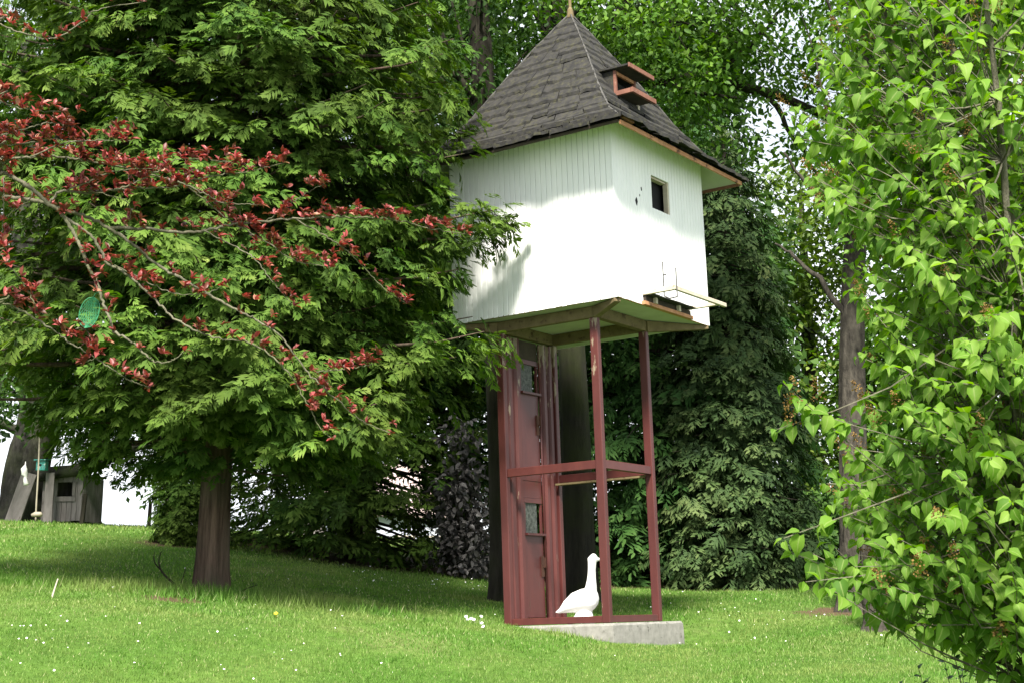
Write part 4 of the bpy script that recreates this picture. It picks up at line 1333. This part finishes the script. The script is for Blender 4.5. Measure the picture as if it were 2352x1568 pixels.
tips += [tuple(at(1800, 880, 5.2)), tuple(at(1835, 935, 5.25)), tuple(at(1785, 985, 5.25)), tuple(at(1800, 1235, 5.2)), tuple(at(1850, 1335, 5.2)), tuple(at(1905, 1350, 5.2))]
tips = np.array(tips) - LO
lp, ld, ls_ = [], [], []
st = MB()
main = []
for k in range(11):
    a = R.uniform(0, 6.28)
    e = np.array((R.uniform(-.75, .5), R.normal(-.1, .35), R.uniform(3.3, 5.2)))
    P = spline([(R.normal(0, .12), R.normal(0, .12), 0), e * np.array((.3, .3, .4)) + R.normal(0, .05, 3), e * np.array((.7, .7, .75)), e], 16)
    main.append(P)
    st.tube(P, np.linspace(.026, .007, 16), 7, cap=False)
mainP = np.concatenate([q[3:] for q in main])
twg = MB()
pan = []
for tpt in tips:
    dist = np.linalg.norm((mainP - tpt) * np.array((1, 1, .8)) + np.array((0, 0, .25)), axis=1)
    s0 = mainP[int(np.argmin(dist + R.uniform(0, .25, len(dist))))]
    mid = s0 * .45 + tpt * .55 + np.array((0, 0, -.05)) + R.normal(0, .03, 3)
    P = spline([s0, mid, tpt], 9)
    twg.tube(P[[0, 2, 4, 6, 8]], np.linspace(.004, .0016, 5), 3, cap=False)
    L = np.linalg.norm(tpt - s0)
    dirx = (P[-1] - P[-3]); dirx /= np.linalg.norm(dirx)
    npair = R.integers(3, 6)
    for q in range(npair):
        t = 1 - q * .075 / max(L, .2) * R.uniform(.8, 1.3)
        if t < .15: break
        pos = np.array([np.interp(t, np.linspace(0, 1, 9), P[:, c]) for c in range(3)])
        ref = np.cross(dirx, (0, 0, 1)); ref /= np.linalg.norm(ref) + 1e-9
        rot_ = R.uniform(-.5, .5) + (q % 2) * 1.2
        for sg in (-1, 1):
            sdv = sg * (ref * math.cos(rot_) + np.cross(ref, dirx) * math.sin(rot_))
            d = sdv * .8 + dirx * .45 + np.array((0, -.12, -.55)) + R.normal(0, .18, 3)
            lp.append(pos + d * .012); ld.append(d)
            ls_.append(R.uniform(.040, .069) * (.72 if q == 0 else 1))
    if R.uniform() < .17: pan.append((P[-1], dirx))
lp, ld, ls_ = np.array(lp), np.array(ld), np.array(ls_)
st.build('stems', M['twig'], lilac, smooth=True)
tag(twg.build('twigs', M['twig'], lilac), kind='stuff')
nm = np.tile((0, -.5, 1.0), (len(lp), 1)) + R.normal(0, .45, (len(lp), 3))
rot = frames(ld, nm)
wpos = lp + LO
inv_ = (np.abs(wpos[:, 0] / wpos[:, 1] - .0) < .36) & (wpos[:, 2] / wpos[:, 1] < .45) & (wpos[:, 2] / wpos[:, 1] > -.06)
score = np.where(inv_, ls_ / np.linalg.norm(wpos, axis=1), 0)
order = np.argsort(-score)
# leaves that show largest become parts; they are spread over the near side of the shrub
front = np.argsort(wpos[:, 1] - 2.5 * (ls_ - .08) + np.where(inv_, 0, 50))[:300]
isf = np.zeros(len(lp), bool); isf[front] = True
HL = [heart_leaf(fold=f, curl=c, seed=i) for i, (f, c) in enumerate(((.35, .35), (.55, .5), (.2, .6), (.7, .3), (.45, .8)))]
HM = []
for i, (hv, hf) in enumerate(HL):
    HM.append(np_mesh('leaf', hv, hf, M['lilac_one'], {'rib': np.tile((0, 1, 0), len(hv) // 3)}, smooth=True))
for k in front:
    o = link(bpy.data.objects.new('leaf', HM[k % 5]), lilac)
    m4 = Matrix([list(rot[k][i] * ls_[k]) + [lp[k][i]] for i in range(3)] + [[0, 0, 0, 1]])
    o.matrix_local = m4
VV, FF, AA, off = [], [], [], 0
rest = np.where(~isf)[0]
for i in range(5):
    sel = rest[rest % 5 == i]
    v, f = scatter(*HL[i], lp[sel], rot[sel], ls_[sel])
    VV.append(v); FF.append(f + off); off += len(v)
    AA.append(np.repeat(np.clip(R.normal(.45, .24, len(sel)), 0, 1), len(HL[i][0])))
ribs = np.tile((0, 1, 0), len(np.concatenate(VV)) // 3)
tag(np_obj('leaves', np.concatenate(VV), np.concatenate(FF), M['lilac'], lilac, {'rnd': np.concatenate(AA), 'rib': ribs}, smooth=True), kind='stuff')


def panicle_mesh(seed):
    rr = np.random.default_rng(seed)
    n = 70
    t = rr.uniform(0, 1, n)
    rad_ = .028 * (1 - .75 * t) * rr.uniform(.3, 1, n) ** .6
    a = rr.uniform(0, 6.28, n)
    pos = np.stack([rad_ * np.cos(a), rad_ * np.sin(a), t * .085], -1)
    d = rr.normal(size=(n, 3))
    v, f = scatter(np.array([(0, 0, 0), (.5, .35, .1), (1, 0, 0), (.5, -.35, -.1)]), np.array([(0, 1, 2, 3)]), pos, frames(d, rr.normal(size=(n, 3))), .009 * rr.uniform(.6, 1.3, n))
    return np_mesh('flower_panicle', v, f, M['panicle'], {'rnd': np.repeat(rr.uniform(0, 1, n), 4)})


PM = [panicle_mesh(k) for k in range(4)]
pan += [(np.array(at(*q)) - LO, np.array((-.3, -.2, .9))) for q in ((1818, 975, 5.2), (1830, 925, 5.2), (2118, 1330, 5.1), (1880, 920, 5.3))]
for k, (p, d) in enumerate(pan):
    o = link(bpy.data.objects.new('flower_panicle', PM[k % 4]), lilac)
    q = Vector(d + np.array((0, -.1, .5))).to_track_quat('Z', 'Y')
    o.rotation_mode = 'QUATERNION'
    o.rotation_quaternion = q
    o.location = Vector(p)
    o.scale = (R.uniform(.8, 1.3),) * 3

# privet seedling under the lilac
pb = (1.95, 6.3)
pz = gz(*pb)
pr = thing('privet_seedling', 'thin dark leaved privet shoots in the bottom right corner below the lilac', 'shrub', (*pb, pz))
PO = np.array((*pb, pz))
sm_, lp_, ld_ = MB(), [], []
for q in ((2185, 1470), (2130, 1560), (2240, 1500), (2110, 1535), (2210, 1540), (2270, 1530), (2170, 1520), (2300, 1480), (2150, 1590), (2235, 1575), (2065, 1575)):
    tip = np.array(at(*q, 6.3 + R.normal(0, .15))) - PO
    P = spline([(R.normal(0, .05), R.normal(0, .05), 0), tip * np.array((.5, .5, .6)) + R.normal(0, .02, 3), tip], 24)
    sm_.tube(P, np.linspace(.005, .0015, 24), 5, cap=False)
    for i in range(8, 24):
        d0 = P[i] - P[i - 1]; d0 /= np.linalg.norm(d0)
        for sg in (-1, 1):
            a_ = np.cross(d0, R.normal(size=3)); a_ /= np.linalg.norm(a_)
            lp_.append(P[i]); ld_.append(a_ * sg + d0 * .6)
sm_.build('stems', M['twig'], pr)
n_ = len(lp_)
v, f = scatter(*LEAF6, np.array(lp_), frames(np.array(ld_), rvec(n_) * .5 + np.array((0, -.4, 1))), R.uniform(.022, .036, n_))
np_obj('foliage', v, f, M['privet'], pr, {'rnd': np.repeat(R.uniform(0, 1, n_), len(LEAF6[0]))})


# ------------------------------------------------------------------ purple plum, its boughs reaching in from the left
def c1(pts): return [(x * .4688, y * .4688) for x, y in pts]
def c4(pts): return [(x * .2864, 571.7 + y * .2864) for x, y in pts]


boughs = [
    (c1([(-60, 815), (0, 840), (120, 900), (240, 1000), (310, 1060), (380, 1180), (430, 1300), (480, 1400)]) + c4([(800, 340), (840, 470), (880, 560), (910, 660), (1000, 710), (1100, 780), (1190, 870), (1230, 895), (1330, 910), (1400, 880), (1480, 820)]), .0115, .0025, .30, 4.9, 4.6),
    (c1([(-60, 960), (0, 965), (180, 985), (320, 1035), (430, 1065), (540, 1120), (640, 1190), (760, 1290), (900, 1370), (1050, 1460), (1200, 1540)]) + [(586, 735), (640, 768), (700, 845), (760, 905), (830, 965), (900, 995)], .012, .0025, .55, 5.0, 5.3),
    (c1([(540, 1120), (700, 1120), (850, 1140), (1000, 1130), (1130, 1100), (1300, 1085), (1500, 1070), (1700, 1065), (1850, 1070), (1990, 1090), (2100, 1120), (2290, 1145)]), .009, .0025, 1.3, 5.05, 5.5),
    (c1([(240, 1000), (300, 940), (450, 950), (560, 930), (700, 920), (850, 915), (950, 880), (1080, 860), (1200, 845), (1390, 800)]), .007, .002, 1.8, 4.95, 5.2),
    (c1([(-60, 800), (0, 790), (150, 770), (300, 770), (420, 790), (600, 820), (700, 850), (870, 890), (1000, 980), (1140, 1090), (1330, 1200), (1450, 1280), (1620, 1310)]), .007, .002, 1.6, 4.8, 5.3),
    (c1([(1450, 1075), (1600, 1160), (1700, 1230), (1800, 1330), (1900, 1430), (1990, 1490)]), .004, .002, .9, 5.3, 5.5),
    (c1([(310, 1060), (450, 1160), (520, 1280), (600, 1330), (700, 1410), (780, 1490)]) + [(408, 737), (500, 777), (583, 790), (658, 850), (683, 887), (708, 931), (736, 981), (765, 1009)], .007, .002, .75, 4.95, 4.7),
    (c1([(-40, 110), (0, 120), (120, 165), (260, 188), (400, 110), (480, 50), (700, 10)]), .005, .002, .35, 4.7, 4.9),
    (c1([(-40, 480), (0, 495), (110, 535), (300, 548)]), .004, .002, .9, 4.5, 4.6),
    (c1([(-40, 690), (0, 670), (150, 625), (250, 605), (350, 620)]), .004, .002, 1.1, 4.6, 4.8),
    (c1([(-40, 730), (0, 720), (150, 700), (260, 680), (400, 690)]), .004, .002, 1.3, 4.6, 4.8),
    (c4([(-60, 435), (0, 440), (100, 460), (230, 530), (380, 620), (500, 710), (610, 780), (760, 870), (880, 950), (1000, 1030), (1110, 1080), (1200, 1110)]), .006, .002, .8, 4.6, 4.8),
    (c4([(-40, 20), (0, 50), (110, 170), (200, 300), (270, 430), (300, 500)]), .004, .002, .5, 4.6, 4.6),
    (c1([(20, 865), (18, 960), (12, 1100), (16, 1210)]), .003, .002, .3, 4.8, 4.8),
    ([(727, 854), (777, 848), (824, 842), (858, 834)], .003, .002, 1.6, 5.1, 5.2),
    (c1([(430, 930), (620, 990), (640, 1080)]), .003, .0015, .8, 5.0, 5.0),
    (c1([(870, 890), (1000, 950), (1080, 990), (1200, 1000), (1280, 1005)]), .004, .0015, .9, 5.05, 5.1),
    (c1([(1000, 1130), (1150, 1210), (1250, 1270), (1350, 1400), (1440, 1500)]), .004, .0015, .9, 5.15, 5.2),
    (c1([(560, 930), (700, 880), (850, 790), (980, 780), (1150, 800)]), .004, .0015, 1.5, 5.0, 5.0),
    (c1([(150, 770), (330, 700), (480, 690), (640, 690)]), .004, .0015, 1.6, 4.8, 4.8),
    (c1([(300, 940), (420, 900), (520, 850), (660, 830), (800, 830)]), .004, .0015, 1.6, 4.95, 4.9),
    (c1([(1300, 1085), (1400, 1020), (1480, 960), (1590, 900)]), .003, .0015, 1.3, 5.3, 5.3),
    (c4([(700, 130), (760, 250), (770, 340)]), .006, .005, .2, 4.75, 4.72),
    (c4([(610, 640), (700, 660), (740, 770), (780, 850), (660, 920)]), .003, .0015, .9, 4.7, 4.7),
    (c1([(100, 900), (160, 960), (60, 1040), (10, 1080)]), .003, .0015, .3, 4.85, 4.8),
    (c1([(560, 1300), (740, 1390), (860, 1440), (1010, 1440), (1110, 1390)]), .003, .0015, .6, 4.9, 4.95),
]
PBASE = (-3.0, 5.2)
pz0 = gz(*PBASE) - .05
plum = thing('plum_tree', 'red leaved plum tree whose lichen grey boughs reach in from the left edge', 'tree', (*PBASE, pz0))
PLO = np.array((*PBASE, pz0))
trk = spline([(0, 0, 0), (.05, .02, .9), (.0, 0, 1.9), (.12, 0, 2.6), (.1, .05, 3.4)], 30)
tb = MB()
tb.tube(trk, np.linspace(.11, .05, 30), 14)
tb.build('trunk', M['plum_bark'], plum, smooth=True)
rp, rd = [], []           # leaf rosettes
for pts, r0, r1, dens, D0, D1 in boughs:
    n = len(pts)
    W = [np.array(at(x, y, D0 + (D1 - D0) * i / (n - 1) + .04 * math.sin(i * 2.1 + x))) - PLO for i, (x, y) in enumerate(pts)]
    if pts[0][0] < 0:        # runs on to the trunk outside the picture
        tz = min(max(W[0][2] - .45, .8), 3.2)
        t0 = np.array([np.interp(tz, trk[:, 2], trk[:, c]) for c in range(3)])
        W = [t0, t0 * .55 + W[0] * .45 + np.array((0, 0, .06))] + W
    P = spline(W, 8 * len(W))
    P[2:-1] += R.normal(0, .002, (len(P) - 3, 3))
    bb = MB()
    rr0 = np.linspace(r0 * 1.0, r1, len(P)) * .72 * R.uniform(.9, 1.12, len(P))
    bb.tube(P, rr0, 7)
    bb.build('branch', M['plum_bark'], plum, smooth=True)
    seg = np.linalg.norm(np.diff(P, axis=0), axis=1)
    tot = seg.sum()
    cs = np.concatenate([[0], np.cumsum(seg)])
    k = int(tot * dens * 48) + 2
    for s in np.append(R.uniform(.04, 1, k) ** .85, 1.0) * tot:
        p = np.array([np.interp(s, cs, P[:, c]) for c in range(3)])
        i = min(np.searchsorted(cs, s), len(P) - 1)
        d = P[i] - P[max(i - 2, 0)]
        d /= np.linalg.norm(d) + 1e-9
        up = np.array((R.normal(0, .35), R.normal(0, .4), 1.0)) + d * .55
        up /= np.linalg.norm(up)
        ln = 0 if s == tot else abs(R.normal(.018, .022))
        rp.append(p + up * ln); rd.append(up)
rp, rd = np.array(rp), np.array(rd)


def plum_leaf(seed):
    rr = np.random.default_rng(seed)
    xs = np.array([0, .28, .66, 1.0])
    ws = np.array([.02, .20, .20, 0.0])
    cv = rr.uniform(-.05, .35)
    V, Fc = [], []
    for x, w in zip(xs, ws):
        z = cv * 4 * x * (1 - x) * .25 - .22 * x ** 2
        V += [(x, w, z + .5 * w), (x, 0, z), (x, -w, z + .5 * w)]
    for i in range(3):
        a, b = 3 * i, 3 * i + 3
        Fc += [(a, a + 1, b + 1), (a, b + 1, b), (a + 1, a + 2, b + 2), (a + 1, b + 2, b + 1)]
    return np.array(V), np.array(Fc)


lp, ld, ln_, lr = [], [], [], []
for p, u in zip(rp, rd):
    n = R.integers(4, 9)
    tone = R.normal(0, .16)
    for k in range(n):
        q = R.normal(size=3); q -= u * q.dot(u); q /= np.linalg.norm(q)
        sp = R.uniform(.25, 1.0)
        d = u * (1 - sp * .75) + q * sp
        lp.append(p); ld.append(d); ln_.append(R.uniform(.016, .035)); lr.append(np.clip(.52 + tone + R.normal(0, .2), 0, 1))
lp, ld, ln_, lr = np.array(lp), np.array(ld), np.array(ln_), np.array(lr)
nm = np.tile((0, -.2, 1.0), (len(lp), 1)) + R.normal(0, .35, (len(lp), 3))
rot = frames(ld, nm)
PLV = [plum_leaf(k) for k in range(5)]
PLM = [np_mesh('leaf', v, f, M['plum_one'], smooth=True) for v, f in PLV]
wpos = lp + PLO
vis = (wpos[:, 0] / wpos[:, 1] > -.345) & (wpos[:, 2] / wpos[:, 1] < .41)
front = np.argsort(-np.where(vis, ln_ / wpos[:, 1], 0))[:300]
isf = np.zeros(len(lp), bool); isf[front] = True
for k in front:
    o = link(bpy.data.objects.new('leaf', PLM[k % 5]), plum)
    o.matrix_local = Matrix([list(rot[k][i] * ln_[k]) + [lp[k][i]] for i in range(3)] + [[0, 0, 0, 1]])
VV, FF, AA, off = [], [], [], 0
rest = np.where(~isf)[0]
for i in range(5):
    sel = rest[rest % 5 == i]
    v, f = scatter(*PLV[i], lp[sel], rot[sel], ln_[sel])
    VV.append(v); FF.append(f + off); off += len(v)
    AA.append(np.repeat(lr[sel], len(PLV[i][0])))
tag(np_obj('leaves', np.concatenate(VV), np.concatenate(FF), M['plum'], plum, {'rnd': np.concatenate(AA)}, smooth=True), kind='stuff')

# empty green feeder net hung on a plum twig
M['green_net'] = worn_mat('green_net', (.02, .17, .075), (.045, .26, .12), bumpd=0)
nb = MB()
nc = at(205, 718, 4.7)
nw, nh = .031, .052
for k in range(-5, 6):
    for sg in (-1, 1):
        P = []
        for t in np.linspace(-1, 1, 12):
            u = k / 5 + .55 * sg * t
            if abs(u) > 1: continue
            wv = nw * math.sqrt(max(0, 1 - t * t)) ** 1.0
            P.append((u * wv, .012 * math.cos(u * 1.57) * (1 - t * t), t * nh))
        if len(P) > 2: nb.tube(P, .0006, 3, cap=False)
for sg in (-1, 1):
    nb.tube([(sg * nw * math.sqrt(max(0, 1 - t * t)), 0, t * nh) for t in np.linspace(-1, 1, 14)], .0013, 5, cap=False)
nb.tube([(0, 0, nh), (.002, 0, nh + .012), (.012, 0, nh + .02)], .0012, 5)
no = nb.build('feeder_net', M['green_net'])
no.location = nc
no.rotation_euler = (0, rad(12), 0)
tag(no, 'empty green mesh feeder net hanging from a plum twig', 'feeder net', kind='thing')

# ------------------------------------------------------------------ small things
def stick(name, pxs, D, r0, r1, label, cat, mat, extra=(), ground=True):
    b = MB()
    pts = [at(x, y, D + d) for x, y, d in pxs]
    o0 = Vector(pts[0])
    if ground: o0.z = gz(o0.x, o0.y) - .02
    pts = [p - Vector(pts[0]) for p in pts]
    P = spline(pts, 18)
    b.tube(P, np.linspace(r0, r1, 18), 6)
    o = b.build(name, M[mat], smooth=True)
    o.location = o0
    for e in extra:
        q = MB()
        pe = [at(x, y, D + d) - Vector(at(*pxs[0][:2], D + pxs[0][2])) for x, y, d in e]
        q.tube(spline(pe, 10), np.linspace(r1 * 1.6, r1 * .6, 10), 5)
        q.build('side_shoot', M[mat], o, smooth=True)
    return tag(o, label, cat)


stick('dead_branch', [(432, 1342, 0), (395, 1315, -.1), (372, 1290, -.15), (366, 1268, -.15), (371, 1246, -.1)], 17.6, .016, .006, 'bare dark curved branch lying against the grass left of the cedar trunk', 'branch', 'dark_bark',
      extra=[[(372, 1290, -.15), (356, 1270, -.2), (355, 1245, -.2)], [(412, 1328, -.05), (420, 1310, 0), (428, 1282, 0)]])
stick('dead_twig', [(540, 1335, 0), (560, 1320, -.1), (592, 1308, -.2)], 17.7, .009, .004, 'short bare twig sticking out of the grass right of the cedar trunk', 'twig', 'dark_bark')
stick('pale_stick', [(118, 1378, 0), (124, 1358, 0), (133, 1330, 0)], 15.8, .012, .007, 'pale bare stick standing upright in the grass at the left', 'stick', 'pale_wood')
stick('rope_swing', [(82, 1196, 0), (84, 1150, 0), (88, 1080, 0), (91, 1000, 0)], 27.6, .018, .014, 'pale rope hanging from the old tree beside the wooden hut', 'rope', 'rope', ground=False)
P = at(84, 1180, 27.6)
o = MB().tube([(-.09, 0, -.02), (-.02, 0, 0), (.07, 0, .0), (.10, 0, -.02)], [.03, .05, .05, .03], 8).build('rope_knot', M['rope'], smooth=True)
o.location = P
tag(o, 'pale knot at the foot of the hanging rope', 'knot')

# wooden hut
hb = at(150, 1200, 29.3)
hz_ = gz(hb.x, hb.y)
hut = thing('wooden_hut', 'small weathered grey board hut with a black window hole by the old tree', 'hut', (hb.x, hb.y, hz_), rotz=rad(-18))
HW, HD, HT = .68, .7, .92


def hpart(name, lo, hi, mat='grey_board', parent=hut, bevel=.004):
    return MB().box(lo, hi).build(name, M[mat], parent, bevel=bevel)


nbd = 6
for k in range(nbd):
    x0 = -HW / 2 + HW * k / nbd + .003
    x1 = -HW / 2 + HW * (k + 1) / nbd - .003
    if k in (1, 2, 3):
        hpart('board', (x0, 0, .03), (x1, .022, .46 + R.uniform(-.005, .005)))
        hpart('board', (x0, 0, .80), (x1, .022, HT))
    else:
        hpart('board', (x0, 0, .03 + R.uniform(0, .02)), (x1, .022, HT - R.uniform(0, .03)))
for k in range(5):
    y0 = .03 + HD * k / 5
    hpart('board', (HW / 2 - .022, y0, .03), (HW / 2, y0 + HD / 5 - .006, HT - .02))
    hpart('board', (-HW / 2, y0, .03), (-HW / 2 + .022, y0 + HD / 5 - .006, HT - .02))
hpart('crossbar', (-HW / 2 + .05, -.024, .42), (HW / 2 - .14, -.002, .52))
hpart('upright', (.12, -.022, .53), (.19, -.002, .80))
hpart('back_wall', (-HW / 2 + .024, HD, .03), (HW / 2 - .024, HD + .02, HT - .02), 'dark_wood')
rf_ = hpart('roof', (-HW / 2 - .08, -.08, HT + .002), (HW / 2 + .04, HD + .06, HT + .04))
hpart('door_post', (-HW / 2 - .22, -.02, -.05), (-HW / 2 - .10, .08, 1.02))
hpart('door_lintel', (-HW / 2 - .34, -.02, 1.025), (-HW / 2 + .25, .08, 1.10))
for k, (px, py, D, w, h, lb, tl) in enumerate(((187, 1208, 29.0, .085, .60, 'dark leaning fence post just right of the wooden hut', 4), (341, 1218, 31.0, .075, .52, 'slim fence post against the bright sky left of the thuja', 1), (684, 1228, 36, .22, .9, 'stout dark post beside the pale board fence', 0))):
    p = at(px, py, D)
    o = MB().beam((0, 0, -.1), (.0, 0, h), w, w, up=(0, 1, 0), w1=w * .85, h1=w * .85).build('fence_post', M['dark_bark'], bevel=.01)
    o.location = (p.x, p.y, gz(p.x, p.y)); o.rotation_euler = (0, rad(tl), 0)
    tag(o, lb, 'post', 'posts along the top of the lawn')
for (px0, px1, D, lb, lean) in ((10, 45, 29.0, 'mossy leaning board propped against the old tree', 14), (98, 118, 28.9, 'broad upright board between old tree and hut', -2)):
    p = at((px0 + px1) / 2, 1200, D)
    w = (px1 - px0) / 3420 * D
    o = MB().box((-w / 2, 0, -.05), (w / 2, .04, .98)).build('leaning_board', M['grey_board'], bevel=.006)
    o.location = (p.x, p.y, gz(p.x, p.y)); o.rotation_euler = (rad(-6), rad(lean), 0)
    tag(o, lb, 'board')
# things hung on the old tree
M['teal'] = worn_mat('teal', (.03, .22, .20), (.08, .34, .30), (.5, .6, .56), scale=12, thr=(.55, .6), spot_scale=16)
p = at(93, 1067, 28.8)
tb_ = thing('nest_box', 'teal painted nest box fixed on the old tree above the hut', 'nest box', p, rotz=rad(-15))
MB().box((-.10, 0, -.10), (.10, .12, .08)).build('body', M['teal'], tb_, bevel=.005)
MB().beam((0, -.04, .10), (0, .16, .12), .26, .02).build('lid', M['teal'], tb_)
MB().tube([(0, -.003, 0), (0, .004, 0)], .025, 10).build('entrance_hole_shade', M['hole_shade'], tb_)  # black disc on the solid box paints the dark of an entrance hole
p = at(57, 1085, 28.6)
wb = MB()
wb.tube([(0, 0, .22), (.0, 0, .16), (-.02, 0, .08), (.0, 0, -.02), (.02, 0, -.06), (.015, 0, -.12), (.05, 0, -.22), (.05, 0, -.235)], [.006, .012, .06, .065, .03, .035, .06, .02], 10)
o = wb.build('hanging_bag', M['plaster'], smooth=True)
o.location = p
tag(o, 'white bag tied in two bulges hanging on the old tree', 'bag')

# pale house and board fence beyond the ridge
hp = at(912, 1235, 58)
house = thing('pale_house', 'pale house seen in fragments through the conifers left of the tower', 'house', (hp.x, hp.y, gz(hp.x, hp.y)), rotz=rad(12))
M['pale_wall'] = worn_mat('pale_wall', (.42, .45, .52), (.50, .52, .58), bumpd=0)
M['roof_tile'] = worn_mat('roof_tile', (.32, .24, .22), (.42, .34, .31), bumpd=0)
q = MB().box((-2.6, 0, -1), (2.6, 4.5, 3.0))
q.add([(-2.6, 0, 3.001), (-2.6, 4.5, 3.001), (-2.6, 2.25, 4.9), (2.6, 0, 3.001), (2.6, 4.5, 3.001), (2.6, 2.25, 4.9)], [(0, 1, 2), (3, 5, 4), (0, 2, 5, 3), (1, 4, 5, 2), (0, 3, 4, 1)])
q.build('wall', M['pale_wall'], house)
for sg, y0 in ((1, -.3), (-1, 4.8)):
    MB().add([(-2.9, y0, 2.78), (2.9, y0, 2.78), (2.9, 2.25, 5.0), (-2.9, 2.25, 5.0), (-2.9, y0, 2.88), (2.9, y0, 2.88), (2.9, 2.25, 5.1), (-2.9, 2.25, 5.1)],
             [(0, 1, 2, 3), (7, 6, 5, 4), (0, 4, 5, 1), (1, 5, 6, 2), (3, 7, 4, 0), (2, 6, 7, 3)]).build('roof', M['roof_tile'], house)
for x in (-1.5, .3, 1.6):
    wn = MB().box((x - .4, -.03, 1.0), (x + .4, -.002, 2.1)).build('window', M['pale_wood'], house)
    MB().box((x - .34, -.04, 1.06), (x + .34, -.032, 2.04)).build('pane', M['dirty_glass'], wn)
fp = at(708, 1231, 37)
fence = thing('board_fence', 'short pale grey board fence behind the cedar on the ridge', 'fence', (fp.x, fp.y, gz(fp.x, fp.y)))
for k in range(5):
    MB().box((-.42 + k * .17, 0, -.05), (-.42 + k * .17 + .155, .025, .42 + R.uniform(-.02, .02))).build('board', M['grey_board'], fence)
MB().box((-.43, .027, .12), (.43, .07, .19)).build('rail', M['grey_board'], fence)
# tree stump right of the tower
sp0 = at(2008, 1443, 17.4)
Vt, Ft = trunk_mesh([(0, 0, 0), (.01, 0, .2), (-.02, .01, .5), (-.04, 0, 1.5)], [.15, .12, .11, .09], n=24, ridge=.12, flare=.5, seed=91)
stm = thing('small_trunk', 'short dark trunk of a small tree in front of the rough barked tree', 'tree', (sp0.x, sp0.y, gz(sp0.x, sp0.y) - .04))
np_obj('trunk', Vt, Ft, M['rough_bark'], stm, smooth=True)
leaf_cloud('crown', stm, np.array([(R.normal(.25, .25), R.normal(0, .25), 1.6 + R.normal(0, .3)) for k in range(30)]), .3, 26, .09, M['broad'], LEAF6, origin=(sp0.x, sp0.y, gz(sp0.x, sp0.y)))
